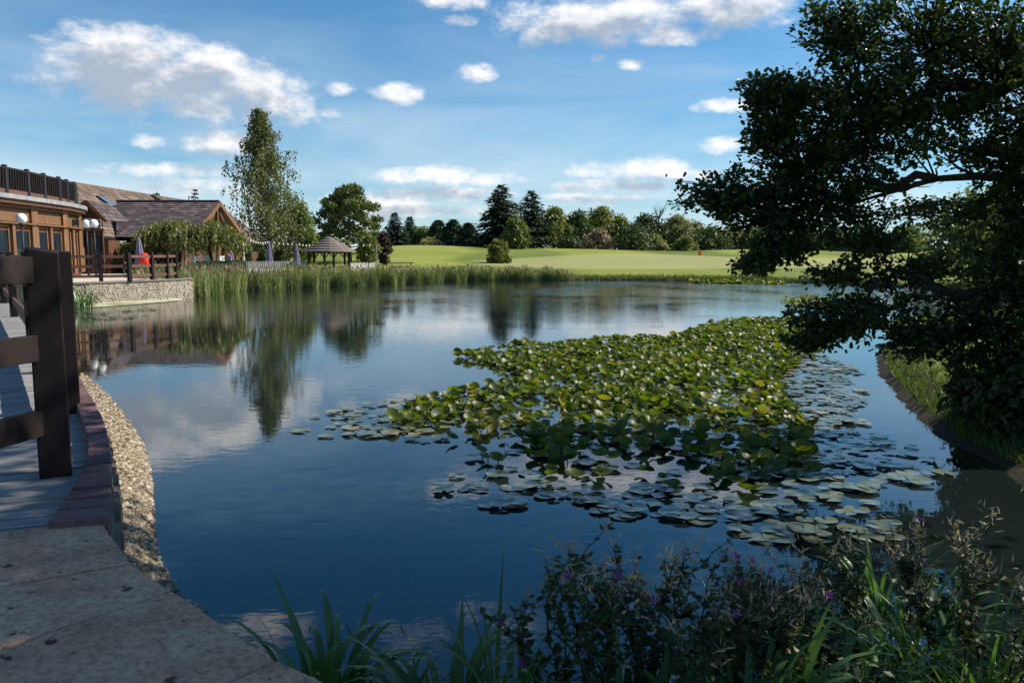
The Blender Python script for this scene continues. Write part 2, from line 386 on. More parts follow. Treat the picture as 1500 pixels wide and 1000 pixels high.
M['pebble'] = mat_pebble()
def mat_grass():
    m, nt, p, o = new_mat('mown_grass'); v = objco(nt)
    n1 = noise(nt, v, .06, 6, .6); r = ramp(nt, [(.3, (.12, .16, .022)), (.5, (.18, .205, .038)), (.72, (.24, .245, .065))]); nt.links.new(n1, r.inputs[0])
    n2 = noise(nt, v, 2.2, 6, .7); r2 = ramp(nt, [(.3, (.72, .75, .7)), (.7, (1.2, 1.18, 1.15))]); nt.links.new(n2, r2.inputs[0])
    c = mixc(nt, 1.0, r.outputs[0], r2.outputs[0], 'MULTIPLY')
    # mown lanes of the fairway, paler turf of the green
    w = nt.nodes.new('ShaderNodeTexWave'); w.inputs['Scale'].default_value = .055; w.inputs['Distortion'].default_value = 1.5; w.inputs['Detail'].default_value = 2
    nt.links.new(objco(nt, (.25, 1, 1)), w.inputs['Vector'])
    rw = ramp(nt, [(.35, (.72, .78, .7)), (.65, (1.2, 1.15, 1.15))]); nt.links.new(w.outputs[0], rw.inputs[0])
    c = mixc(nt, 1.0, c, rw.outputs[0], 'MULTIPLY')
    g = nt.nodes.new('ShaderNodeNewGeometry'); s = nt.nodes.new('ShaderNodeSeparateXYZ'); nt.links.new(g.outputs['Position'], s.inputs[0])
    def mth(op, a, b, cl=False):
        q = nt.nodes.new('ShaderNodeMath'); q.operation = op; q.use_clamp = cl
        for i, u in enumerate((a, b)):
            if isinstance(u, (int, float)): q.inputs[i].default_value = u
            else: nt.links.new(u, q.inputs[i])
        return q.outputs[0]
    ex = mth('DIVIDE', mth('SUBTRACT', s.outputs[0], 20.0), 24.0); ey = mth('DIVIDE', mth('SUBTRACT', s.outputs[1], 84.0), 15.0)
    rr = mth('ADD', mth('MULTIPLY', ex, ex), mth('MULTIPLY', ey, ey))
    gm = mth('MULTIPLY', mth('SUBTRACT', 1.1, rr), 5, True)
    c = mixc(nt, mth('MULTIPLY', gm, .75), c, (.29, .28, .12))
    zm = mth('MULTIPLY', mth('SUBTRACT', mth('ADD', .17, mth('MULTIPLY', n2, .10)), s.outputs[2]), 14, True)      # bare mud at the waterline
    c = mixc(nt, zm, c, (.045, .035, .022))
    nt.links.new(c, p.inputs['Base Color']); inp(p, Roughness=.9, Specular_IOR_Level=.15)
    bump(nt, p, noise(nt, v, 14, 4, .8), .5, .03); return m
M['grass'] = mat_grass()
M['lawn'] = mat_leaf('grass_blade', (.05, .09, .015), (.10, .15, .025), (.18, .19, .05), trans=.3, clump=.8)
def mat_water():
    m, nt, p, o = new_mat('pond_water')
    inp(p, Base_Color=(.009, .014, .013, 1), Roughness=.012, IOR=1.75, Specular_IOR_Level=.5)
    g = nt.nodes.new('ShaderNodeNewGeometry'); s = nt.nodes.new('ShaderNodeSeparateXYZ'); nt.links.new(g.outputs['Position'], s.inputs[0])
    v = objco(nt, (1, 1.6, 1)); a = noise(nt, v, 2.6, 3, .55, .4); b = noise(nt, v, 9.0, 2, .5)
    v2 = objco(nt, (1, 1, 1)); patch = noise(nt, v2, .11, 3, .5, .8)
    mr = nt.nodes.new('ShaderNodeMapRange'); mr.inputs['From Min'].default_value = 20; mr.inputs['From Max'].default_value = 52
    mr.inputs['To Min'].default_value = .22; mr.inputs['To Max'].default_value = 1.9; nt.links.new(s.outputs[1], mr.inputs[0])
    pr = ramp(nt, [(.38, (.25, .25, .25)), (.62, (1, 1, 1))]); nt.links.new(patch, pr.inputs[0])
    def mth(op, x, y):
        q = nt.nodes.new('ShaderNodeMath'); q.operation = op
        for i, u in enumerate((x, y)):
            if isinstance(u, (int, float)): q.inputs[i].default_value = u
            else: nt.links.new(u, q.inputs[i])
        return q.outputs[0]
    h = mth('ADD', a, mth('MULTIPLY', b, .28))
    h = mth('MULTIPLY', h, mth('MULTIPLY', mr.outputs[0], pr.outputs[0]))
    bump(nt, p, h, 1.0, .010)
    return m
M['water'] = mat_water()

# ================================================================ SETTING: ground and water
gravel_line = [G(300, 892), G(250, 850), G(226, 790), G(222, 720), G(214, 665), G(190, 620), G(150, 570), G(118, 545)]
slab_edge = [G(151, 757, .85), G(198, 822, .85), G(259, 862, .85), G(413, 965, .85), G(492, 1001, .85), G(620, 1060, .85), G(800, 1130, .85)]
pond = [(.45, 2.35), (1.2, 2.75), (2.5, 3.0), (3.8, 3.7), (4.45, 5.2), (4.55, 7.0), (4.6, 8.2), (5.1, 10.05), (6.1, 13), (7.2, 15.6), (9.1, 18),
        (12, 21.6), (16, 26), (20, 33), (22.5, 42), (22.2, 50), (18, 55.5), (10, 58), (4.9, 58.8), (-2.4, 58.5), (-7.9, 51), (-12.2, 45.5),
        (-15.0, 41.5), (-16.2, 38), (-14.6, 34.9), (-15.9, 32.6), (-16.5, 29.9), (-17.4, 29.6), (-18.8, 29.9), (-21, 32), (-22.5, 30), (-20, 25), (-14, 17.5), (-8.5, 11.5), (-5.2, 9.0)]
pond += [(p.x, p.y) for p in gravel_line[::-1]]
pond += [(p.x, p.y) for p in slab_edge[2:6]]
PP = np.array(pond)
def pond_sd(x, y):
    """signed distance to the shoreline, positive on land"""
    x = np.atleast_1d(x).astype(float); y = np.atleast_1d(y).astype(float)
    best = np.full(x.shape, 1e9); inside = np.zeros(x.shape, bool)
    n = len(PP)
    for i in range(n):
        ax, ay = PP[i]; bx, by = PP[(i + 1) % n]
        dx, dy = bx - ax, by - ay; t = np.clip(((x - ax) * dx + (y - ay) * dy) / (dx * dx + dy * dy), 0, 1)
        best = np.minimum(best, np.hypot(x - ax - t * dx, y - ay - t * dy))
        c = ((ay > y) != (by > y)) & (x < dx * (y - ay) / (dy + 1e-12) + ax)
        inside ^= c
    return np.where(inside, -best, best)
def sstep(a, b, v):
    t = np.clip((v - a) / (b - a), 0, 1); return t * t * (3 - 2 * t)
def ground(x, y):
    x = np.atleast_1d(x).astype(float); y = np.atleast_1d(y).astype(float)
    sd = pond_sd(x, y)
    z = np.where(sd < 0, np.maximum(-.7, sd * .4) - .03, .0)
    far = sstep(58, 130, y) * 1.75
    roll = .22 * np.sin(x * .09 + 1.0) * np.sin(y * .07) + .15 * np.sin(x * .21 + y * .05)
    hump = 1.0 * np.exp(-((x + 12) / 13) ** 2 - ((y - 112) / 16) ** 2) + .55 * np.exp(-((x - 34) / 14) ** 2 - ((y - 112) / 10) ** 2)
    land = .06 + .30 * sstep(0, 1.2, sd) + .18 * sstep(1, 7, sd) + far + (roll * sstep(62, 85, y) + hump)
    right = .5 * sstep(.5, 5, sd) * sstep(3, 8, x) * (1 - sstep(18, 34, y))
    left = -.12 * sstep(.5, 3, sd) * (1 - sstep(-4, -2, x)) * (1 - sstep(20, 27, y))
    land = land + right + left
    strand = (x < -1.0) & (x > -10) & (y < 14)                     # the gravel margin lies lower than the lawns
    return np.where(sd < 0, z, np.where(strand, np.minimum(land, -.02), land))
def gz(x, y): return float(ground(x, y)[0])

def axis(parts):
    out = []
    for a, b, st in parts: out += list(np.arange(a, b, st))
    return np.array(sorted(set(np.round(out + [parts[-1][1]], 3))))
gx = axis([(-1500, -300, 200), (-300, -80, 20), (-80, -26, 3), (-26, -6, .8), (-6, 8, .22), (8, 26, .7), (26, 80, 3), (80, 300, 20), (300, 1500, 200)])
gy = axis([(-300, -20, 40), (-20, 0, 4), (0, 20, .25), (20, 64, .8), (64, 150, 2.5), (150, 400, 25), (400, 3000, 260)])
X, Y = np.meshgrid(gx, gy); Z = ground(X.ravel(), Y.ravel())
mb = MB(); nx, ny = len(gx), len(gy)
ii = (np.arange(ny - 1)[:, None] * nx + np.arange(nx - 1)[None]).ravel()
mb.addn(np.stack([X.ravel(), Y.ravel(), Z], 1), np.stack([ii, ii + 1, ii + nx + 1, ii + nx], 1))
tag(mb.build('ground', M['grass'], smooth=True), kind='structure')
mb = MB(); mb.add([(-30, 1.2, 0), (30, 1.2, 0), (30, 62, 0), (-30, 62, 0)], [(0, 1, 2, 3)])
tag(mb.build('pond_water', M['water']), kind='structure')

# ---- sandstone coping slabs round the near corner of the pond
coping = empty('stone_coping', slab_edge[0]); tag(coping, kind='structure')
def along(a, b, L): d = (b - a); d.z = 0; return a + d.normalized() * L
inner = []
for e, q in ((0, G(0, 778, .85)), (1, G(0, 857, .85)), (2, G(0, 950, .85)), (3, G(337, 1000, .85)), (4, None), (5, None), (6, None)):
    if q is None:
        q = slab_edge[e] + (inner[-1] - slab_edge[e - 1])
    inner.append(along(slab_edge[e], q, 1.75))
gap = .012
for k in range(6):
    a, b, c, d = slab_edge[k], slab_edge[k + 1], inner[k + 1], inner[k]
    if k == 3: mid = None
    cen = (a + b + c + d) / 4
    poly = []
    for p in (a, b, c, d):
        v = p - cen; v.z = 0; poly.append(p - v.normalized() * gap * 1.6 - cen)
    worn = []                                                    # slightly chipped, uneven edges
    for q in range(4):
        u, v = poly[q], poly[(q + 1) % 4]
        for t in range(22):
            w = u.lerp(v, t / 22); worn.append((w.x + random.gauss(0, .0028) * (t > 0), w.y + random.gauss(0, .0028) * (t > 0)))
    m_ = MB(); m_.prism(worn, -.07, 0.0)
    o = m_.build('coping_slab', M['slab'], coping, bevel=.007, loc=cen - Vector(coping.location))
    o.rotation_euler = (random.uniform(-.004, .004), random.uniform(-.004, .004), 0)
mb = MB()                                                        # mortar bed and wall under the slabs
under = [Vector((p.x, p.y, 0)) for p in slab_edge]; und2 = [Vector((p.x, p.y, 0)) for p in inner]
cc = sum(under + und2, Vector()) / 14
for k in range(6):
    q = []
    for p in (under[k], under[k + 1], und2[k + 1], und2[k]):
        v = (p - cc); q.append(p - v.normalized() * .05)
    mb.prism([(p.x, p.y) for p in q], -.6, .775)
mb.build('footing', M['mortar'], coping).matrix_parent_inverse = Matrix.Translation(-Vector(coping.location))

# ---- purple brick edging that curves along the boardwalk
b_out = [G(163, 757, .88), G(165, 690, .88), G(160, 640, .88), G(146, 600, .88), G(120, 556, .88)]
b_in = [G(66, 765, .88), G(112, 700, .88), G(127, 655, .88), G(121, 618, .88), G(100, 566, .88)]
far_o = b_out[-1] + (b_out[-1] - b_out[-2]) * 1.6; far_i = b_in[-1] + (b_in[-1] - b_in[-2]) * 1.6
b_out.append(far_o); b_in.append(far_i)
def spline(P, n):
    P = [Vector(p) for p in P]; out = []
    Pp = [P[0] * 2 - P[1]] + P + [P[-1] * 2 - P[-2]]
    L = [(P[i + 1] - P[i]).length for i in range(len(P) - 1)]; T = sum(L)
    for k in range(n + 1):
        s = T * k / n; i = 0
        while i < len(L) - 1 and s > L[i]: s -= L[i]; i += 1
        t = s / L[i]; p0, p1, p2, p3 = Pp[i:i + 4]
        out.append(.5 * ((2 * p1) + (-p0 + p2) * t + (2 * p0 - 5 * p1 + 4 * p2 - p3) * t * t + (-p0 + 3 * p1 - 3 * p2 + p3) * t ** 3))
    return out
edging = empty('brick_edging', (b_out[0].x, b_out[0].y, 0)); tag(edging, kind='structure')
NB = 40; so, si = spline(b_out, NB), spline(b_in, NB)
for k in range(NB):
    a, b, c, d = so[k], so[k + 1], si[k + 1], si[k]; cen = (a + b + c + d) / 4
    poly = [(p - cen) * .965 - (p - cen).normalized() * .004 for p in (a, b, c, d)]
    m_ = MB(); m_.prism([(p.x, p.y) for p in poly], -.09, random.uniform(-.006, .006))
    o = m_.build('brick', M['brick'], edging, bevel=.008, loc=cen - Vector(edging.location))
mb = MB()
for k in range(NB):
    q = [so[k] * .985 + si[k] * .015, so[k + 1] * .985 + si[k + 1] * .015, si[k + 1] * .9 + so[k + 1] * .1, si[k] * .9 + so[k] * .1]
    mb.prism([(p.x, p.y) for p in q], -.4, .79)
w_ = mb.build('footing', M['mortar'], edging); w_.matrix_parent_inverse = Matrix.Translation(-Vector(edging.location))
mb = MB()                                                        # rough walling stones on its pond face
for k in range(NB):
    for r_ in range(7):
        a, b = so[k], so[k + 1]; t = random.random(); p = a.lerp(b, t); d = (b - a); rz = math.atan2(d.y, d.x)
        mb.box((p.x, p.y, .04 + r_ * .108 + random.uniform(-.01, .01)), (d.length * random.uniform(.8, 1.5), random.uniform(.03, .07), random.uniform(.06, .1)), rz + random.uniform(-.1, .1))
s_ = mb.build('walling_stones', M['mortar'], edging); s_.matrix_parent_inverse = Matrix.Translation(-Vector(edging.location)); s_['kind'] = 'stuff'

# ---- gravel margin
gl = spline(gravel_line, 40)
wl_in = spline([slab_edge[2], slab_edge[1] + Vector((.05, 0, 0)), b_out[0], b_out[1], b_out[2], b_out[3], b_out[4], b_out[5]], 40)
mb = MB(); V = []
for k in range(41):
    a, b = wl_in[k], gl[k]
    for j in range(5):
        t = j / 4 * 1.03; p = a.lerp(b, t); V.append((p.x, p.y, .17 - .19 * t + .02 * math.sin(k * 1.3 + j)))
mb.addn(V, [(k * 5 + j, k * 5 + j + 1, k * 5 + j + 6, k * 5 + j + 5) for k in range(40) for j in range(4)])
tag(mb.build('gravel_margin', mat_rough('wet_gravel_bed', (.10, .08, .055), (.26, .21, .15), 30, .9, .8, .02)), kind='structure')
ICO = ([(0, 0, -.5), (.72, 0, -.22), (.22, .68, -.22), (-.58, .42, -.22), (-.58, -.42, -.22), (.22, -.68, -.22), (.58, .42, .22), (-.22, .68, .22), (-.72, 0, .22), (-.22, -.68, .22), (.58, -.42, .22), (0, 0, .5)],
       [(0, 2, 1), (0, 3, 2), (0, 4, 3), (0, 5, 4), (0, 1, 5), (1, 2, 6), (2, 3, 7), (3, 4, 8), (4, 5, 9), (5, 1, 10), (1, 6, 10), (2, 7, 6), (3, 8, 7), (4, 9, 8), (5, 10, 9), (11, 6, 7), (11, 7, 8), (11, 8, 9), (11, 9, 10), (11, 10, 6)])
n = 15000; t = rng.random(n) ** .9 * (.90 + .14 * rng.random(n)); k = rng.random(n) * 39.99
A = np.array([tuple(p) for p in wl_in]); B = np.array([tuple(p) for p in gl]); ki = k.astype(int); kf = (k - ki)[:, None]
pa = A[ki] * (1 - kf) + A[ki + 1] * kf; pb = B[ki] * (1 - kf) + B[ki + 1] * kf
pos = pa * (1 - t[:, None]) + pb * t[:, None]; pos[:, 2] = .18 - .19 * t + rng.random(n) * .012
mb = MB(); s = rng.uniform(.016, .042, n); sc = np.stack([s, s * rng.uniform(.6, 1, n), s * .6], 1)
d_ = rdir(n); d_[:, 2] *= .3
scatter(mb, ICO[0], ICO[1], pos, d_, np.tile([[0, 0, 1.]], (n, 1)) + rdir(n) * .35, sc)
tag(mb.build('gravel', M['pebble'], smooth=True), 'tan gravel spread between the brick edging and the water', 'gravel', kind='stuff')

# ---- boardwalk
edge_pts = [G(40, 800, .8), G(110, 700, .8), G(126, 652, .8), G(118, 604, .8), G(95, 560, .8), G(50, 500, .8), G(24, 464, .8)]
edge_pts.append(edge_pts[-1] + (edge_pts[-1] - edge_pts[-2]) * 1.0)
dk = empty('boardwalk', edge_pts[1]); tag(dk, kind='structure')
ed = spline(edge_pts, 400)
acc = [0]
for i in range(400): acc.append(acc[-1] + (ed[i + 1] - ed[i]).length)
pw = .138; nplank = int(acc[-1] / (pw + .008))
plank_cache = {}
for j in range(nplank):
    s0 = j * (pw + .008) + pw / 2
    i = int(np.searchsorted(acc, s0)) - 1; i = max(1, min(398, i))
    p = ed[i]; tdir = (ed[min(i + 14, 400)] - ed[max(i - 14, 0)]).normalized()
    cross = Vector((-tdir.y, tdir.x, 0))                          # to the left of travel
    L = 2.3
    key = j % 9
    if key not in plank_cache:
        m_ = MB(); m_.box((0, 0, 0), (L, pw - .002 * (key % 3), .034)); plank_cache[key] = m_.mesh('plank', M['deck'])
    o = link('plank', plank_cache[key], dk)
    o.location = p + cross * (L / 2 - .04 + random.uniform(-.012, .012)) + Vector((0, 0, -.017 + random.uniform(-.002, .002))) - Vector(dk.location)
    o.rotation_euler = (random.uniform(-.006, .006), 0, math.atan2(cross.y, cross.x) + random.uniform(-.004, .004))
mb = MB()
for off in (.15, 1.1, 2.05):
    for i in range(0, 400, 10):
        a, b = ed[i], ed[i + 10]; td = (b - a).normalized(); cr = Vector((-td.y, td.x, 0)) * off
        mb.bar(a + cr - Vector((0, 0, .12)), b + cr - Vector((0, 0, .12)), .06, .14)
    for i in range(20, 400, 40):
        td = (ed[i + 1] - ed[i]).normalized(); c = ed[i] + Vector((-td.y, td.x, 0)) * off
        mb.box((c.x, c.y, .15), (.12, .12, 1.1))
j_ = mb.build('joists', M['bark'], dk); j_.matrix_parent_inverse = Matrix.Translation(-Vector(dk.location))

# ---- boardwalk fence (dark stained posts and rails)
def fence(name, posts, base, top, rails, pwid, label, post_mat, rail_mat, rail_h=.14, rail_t=.045, cap=True, side=0, cat='fence', top_slope=0.0, face=None):
    f = empty(name, (posts[0][0], posts[0][1], base)); tag(f, label, cat); inv = Matrix.Translation(-Vector(f.location))
    for k, (x, y) in enumerate(posts):
        a = posts[max(k - 1, 0)]; b = posts[min(k + 1, len(posts) - 1)]; rz = math.atan2(b[1] - a[1], b[0] - a[0]) if face is None else face
        m_ = MB(); m_.box((0, 0, (top - base) / 2), (pwid, pwid, top - base), rz)
        V_ = m_.V[0]
        if top_slope: V_[V_[:, 2] > .1, 2] -= (V_[V_[:, 2] > .1, 0] + .08) * top_slope
        o = m_.build('post', post_mat, f, bevel=pwid * .05, loc=(x - posts[0][0], y - posts[0][1], 0))
    for k in range(len(posts) - 1):
        a, b = Vector((*posts[k], 0)), Vector((*posts[k + 1], 0)); nrm = Vector((-(b - a).y, (b - a).x, 0)).normalized() * side * (pwid / 2 + rail_t / 2)
        e = (b - a).normalized() * (pwid * .5 - .01) if side == 0 else (b - a).normalized() * -.02
        for z in rails:
            m_ = MB(); c = (a + b) / 2; m_.bar(a + e - c + nrm, b - e - c + nrm, rail_t, rail_h)
            m_.build('rail', rail_mat, f, bevel=.004, loc=(c.x - posts[0][0], c.y - posts[0][1], z - rail_h / 2 - base))
    return f
p1, p2 = G(82, 694, .8), G(104, 604, .8); p3, p4, p5 = G(72, 545, .8), G(47, 500, .8), G(21, 464, .8)
p6 = p5 + (p5 - p4) * 1.0
p0 = Vector((p1.x - .42, p1.y - 1.75, 0)); pm1 = Vector((p0.x + .1, p0.y - 1.7, 0))
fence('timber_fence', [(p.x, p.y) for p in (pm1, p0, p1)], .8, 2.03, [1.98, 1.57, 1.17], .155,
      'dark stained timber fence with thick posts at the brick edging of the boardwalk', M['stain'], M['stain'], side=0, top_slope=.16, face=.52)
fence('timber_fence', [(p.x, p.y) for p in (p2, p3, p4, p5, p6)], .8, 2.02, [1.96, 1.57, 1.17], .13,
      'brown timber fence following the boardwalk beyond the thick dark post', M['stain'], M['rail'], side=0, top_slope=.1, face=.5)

# ---- terrace by the clubhouse
T_wall = [(-14.25, 35.2), (-14.3, 34.5), (-14.7, 33.2), (-15.5, 31.4), (-16.2, 29.9), (-17.0, 29.3), (-18.5, 29.3), (-20.2, 30.4), (-22, 32)]
wl = [tuple(p)[:2] for p in spline([Vector((*p, 0)) for p in T_wall], 60)]
back = [(-40, 40), (-40, 62), (-17.2, 62), (-17.2, 41), (-16.4, 38.6)]
mb = MB(); mb.prism(list(wl)[::-1] + back[::-1] if False else wl + back, .2, .85)
tag(mb.build('terrace', M['cream']), kind='structure')
wall = empty('stone_wall', (wl[0][0], wl[0][1], 0)); tag(wall, 'curved pale stone retaining wall holding up the paved terrace at the water', 'wall')
winv = Matrix.Translation(-Vector(wall.location))
mb = MB(); ctr = Vector((-18, 36, 0))
full = [(-16.4, 38.6)] + wl
for k in range(len(full) - 1):
    a, b = Vector((*full[k], 0)), Vector((*full[k + 1], 0)); mb.bar(a + Vector((0, 0, .29)), b + Vector((0, 0, .29)), .22, 1.08)
c_ = mb.build('core', M['mortar'], wall); c_.matrix_parent_inverse = winv
mb = MB(); caps = MB()
for k in range(len(full) - 1):
    a, b = Vector((*full[k], 0)), Vector((*full[k + 1], 0)); d = b - a; L = d.length; rz = math.atan2(d.y, d.x)
    nr = Vector((-d.y, d.x, 0)).normalized()
    if nr.dot(a - ctr) < 0: nr = -nr
    m_ = MB(); m_.box((0, 0, 0), (L + .02, .36, .06), rz); pc = (a + b) / 2 + nr * .02
    o = m_.build('coping_stone', M['mortar'], wall); o.location = (pc.x - wall.location.x, pc.y - wall.location.y, .866)
seg = [0.0]
for k in range(len(full) - 1): seg.append(seg[-1] + math.dist(full[k], full[k + 1]))
def on_wall(q):
    k = max(0, min(len(full) - 2, int(np.searchsorted(seg, q)) - 1)); a, b = Vector((*full[k], 0)), Vector((*full[k + 1], 0)); return a.lerp(b, (q - seg[k]) / (seg[k + 1] - seg[k])), b - a
z = -.05
while z < .80:
    h = random.uniform(.045, .085); q = random.uniform(0, .1)
    while q < seg[-1] - .2:
        w = random.uniform(.10, .30); p, d = on_wall(q + w / 2); nr = Vector((-d.y, d.x, 0)).normalized(); nr = nr if nr.dot(p - ctr) > 0 else -nr
        p = p + nr * (.09 + random.uniform(0, .035)); mb.box((p.x, p.y, z + h / 2), (w - .018, .09, h - .014), math.atan2(d.y, d.x) + random.uniform(-.05, .05), taper=random.uniform(.86, 1)); q += w
    z += h
s_ = mb.build('walling_stones', M['stone'], wall); s_.matrix_parent_inverse = winv; s_['kind'] = 'stuff'
# shelf of pale stone and algae at its foot
mb = MB(); sh = [(x, y) for x, y in wl[6:52]]
out_ = []
for k, (x, y) in enumerate(sh):
    v = (Vector((x, y, 0)) - Vector((-19.5, 34.5, 0))).normalized(); r_ = .35 + .9 * math.sin(math.pi * min(1, k / 40)) ** .7; out_.append((x + v.x * r_, y + v.y * r_))
V = [(x, y, .09) for x, y in sh] + [(x, y, .015) for x, y in out_]; ns = len(sh)
mb.add(V, [(k, k + 1, ns + k + 1, ns + k) for k in range(ns - 1)])
tag(mb.build('stone_ledge', mat_rough('algae_ledge', (.16, .20, .05), (.50, .46, .37), 1.1, .9, .4, .02)), kind='structure')
# terrace fence posts and rails
tp = [G(152, 413.6, .85), G(194, 412.8, .85), G(227, 411, .85), G(249, 409.6, .85), G(262, 408, .85)]
tp = [Vector((-19.6, 31.0, 0)), Vector((-17.6, 30.0, 0))] + tp
fence('terrace_fence', [(p.x - .15, p.y + .1) for p in tp], .85, 2.0, [1.9, 1.52, 1.14], .14,
      'brown three rail timber fence along the edge of the stone terrace', M['stain'], M['rail'], rail_h=.11)
bp = [G(181, 401, .85), G(208, 400, .85), G(233, 400, .85), G(262, 399, .85)]
fence('terrace_fence', [(p.x, p.y) for p in bp], .85, 1.98, [1.9, 1.5], .12, 'smaller brown rail fence at the back of the terrace', M['stain'], M['rail'], rail_h=.1)

# ================================================================ BUILDINGS
def tiled(mb, a, b, c, d, cw=.30, rh=.34, th=.035):
    """overlapping tiles over the quad eave a-b, ridge d-c, every tile a small wedge"""
    a, b, c, d = map(Vector, (a, b, c, d)); slope = ((d - a).length + (c - b).length) / 2
    rows = max(2, int(slope / rh)); nrm = (b - a).cross(d - a).normalized()
    if nrm.z < 0: nrm = -nrm
    for r in range(rows):
        t0, t1 = r / rows, min(1, (r + 1.12) / rows)
        l0, r0 = a.lerp(d, t0), b.lerp(c, t0); l1, r1 = a.lerp(d, t1), b.lerp(c, t1)
        n = max(1, int((r0 - l0).length / cw)); off = .5 * (r % 2)
        for k in range(n + (r % 2)):
            u0, u1 = max(0, (k - off) / n), min(1, (k + 1 - off) / n)
            if u1 - u0 < .02 / max(n, 1): continue
            g_ = (u1 - u0) * .035; h = th * random.uniform(.9, 1.25)
            p = [l0.lerp(r0, u0 + g_), l0.lerp(r0, u1 - g_), l1.lerp(r1, u1 - g_), l1.lerp(r1, u0 + g_)]
            mb.add([tuple(p[0] + nrm * h), tuple(p[1] + nrm * h), tuple(p[2] + nrm * .006), tuple(p[3] + nrm * .006), tuple(p[0] - nrm * .01), tuple(p[1] - nrm * .01)],
                   [(0, 1, 2, 3), (4, 5, 1, 0), (0, 3, 4), (1, 5, 2)])
def quad(mb, *p): mb.add([tuple(q) for q in p], [tuple(range(len(p)))])
def child(o, root): o.parent = root; o.matrix_parent_inverse = Matrix.Translation(-Vector(root.location)); return o

# ---- main clubhouse: long tiled roof behind
house = empty('clubhouse', (-26, 52, .85)); tag(house, 'long clubhouse with a brown tiled roof, skylights and dark walls under the eaves', 'building')
rA, rB, eA, eB = Vector((-28.5, 40, 6.5)), Vector((-28.5, 78, 6.5)), Vector((-23.4, 40, 2.9)), Vector((-23.4, 78, 2.9))
mb = MB(); tiled(mb, eA, eB, rB, rA, .36, .36); o = child(mb.build('roof_tiles', M['tile']), house); o['kind'] = 'stuff'
mb = MB(); quad(mb, eA - Vector((0, 0, .05)), eB - Vector((0, 0, .05)), rB - Vector((0, 0, .05)), rA - Vector((0, 0, .05)))
quad(mb, rA - Vector((0, 0, .05)), rB - Vector((0, 0, .05)), Vector((-33.6, 78, 2.9)), Vector((-33.6, 40, 2.9))); mb.bar(rA, rB, .22, .10)
child(mb.build('roof', M['tile']), house)
mb = MB(); mb.box((-28.4, 59, 1.9), (8.6, 37, 2.2)); child(mb.build('wall', M['beam']), house)
mb = MB(); mb.bar(eA + Vector((.06, 0, -.06)), eB + Vector((.06, 0, -.06)), .1, .12); child(mb.build('gutter', M['black']), house)
sl = (rA - eA).normalized(); sn = Vector((-sl.z, 0, sl.x)); sn = sn if sn.z > 0 else -sn
for yy in (53.3, 59.2):
    c = eA.lerp(rA, .66); c.y = yy; c = c + sn * .07
    Mx = Matrix((Vector((0, 1, 0)), sl, sn)).transposed()
    fr = MB(); fr.box(c, (1.0, 1.2, .12), M=Mx); f_ = child(fr.build('skylight', M['black']), house)
    g_ = MB(); g_.box(c + sn * .065, (.8, 1.0, .02), M=Mx); gg = g_.build('pane', mat_glass('skylight_glass', (.12, .16, .2))); gg.parent = f_
for yy in (70, 71.0): mb = MB(); mb.tube([(-28.0, yy, 6.2), (-28.0, yy, 6.9)], [.06, .06], 8); child(mb.build('vent_pipe', M['lead']), house)

# ---- hall with the open timber gable
hall = empty('gabled_hall', (-21, 50, .85)); tag(hall, 'low hall with plum tiled roof and open timber gable beside the weeping tree', 'building')
hr0, hr1 = Vector((-25.5, 52, 5.25)), Vector((-18.9, 52, 5.25))
he0, he1 = Vector((-23.3, 47.3, 2.9)), Vector((-18.9, 47.3, 2.9)); hf0, hf1 = Vector((-25.5, 55.6, 3.55)), Vector((-18.9, 55.6, 3.55))
mb = MB(); tiled(mb, he0, he1, hr1, hr0, .33, .34); tiled(mb, hf1, hf0, hr0, hr1, .33, .34); o = child(mb.build('roof_tiles', M['tile2']), hall); o['kind'] = 'stuff'
dz = Vector((0, 0, .07)); mb = MB(); quad(mb, he0 - dz, he1 - dz, hr1 - dz, hr0 - dz); quad(mb, hf1 - dz, hf0 - dz, hr0 - dz, hr1 - dz)
quad(mb, he0 - dz, hr0 - dz, Vector((-25.5, 52, 2.9)), Vector((-23.4, 47.4, 2.6))); child(mb.build('roof_deck', M['beam']), hall)
mb = MB(); mb.bar(hr0 + Vector((0, 0, .06)), hr1 + Vector((.05, 0, .06)), .2, .1); child(mb.build('ridge_tiles', M['tile2']), hall)
mb = MB(); ox = Vector((.08, 0, -.10)); mb.bar(hr1 + ox, he1 + ox, .09, .26); child(mb.build('bargeboard', M['timber']), hall)
mb = MB(); mb.bar(hr1 + ox, hf1 + ox, .09, .26); child(mb.build('bargeboard', M['timber']), hall)
mb = MB(); mb.box((-21.3, 51, 1.9), (3.2, 6.5, 2.1)); quad(mb, (-20.2, 47.8, 2.9), (-20.2, 55.4, 2.9), (-20.2, 52, 5.1)); child(mb.build('wall', M['beam']), hall)
for yy in (48.4, 51.9, 55.2):
    mb = MB(); mb.box((-19.05, yy, 1.95), (.2, .2, 2.3)); child(mb.build('post', M['timber']), hall)
mb = MB(); mb.bar((-19.05, 47.5, 3.05), (-19.05, 55.5, 3.4), .16, .22); child(mb.build('tie_beam', M['timber']), hall)
mb = MB(); mb.bar((-19.05, 52, 3.2), (-19.05, 52, 5.0), .14, .14); mb.bar((-19.05, 50, 3.2), (-19.05, 51.6, 4.6), .12, .12); mb.bar((-19.05, 54, 3.3), (-19.05, 52.4, 4.6), .12, .12)
child(mb.build('truss', M['timber']), hall)

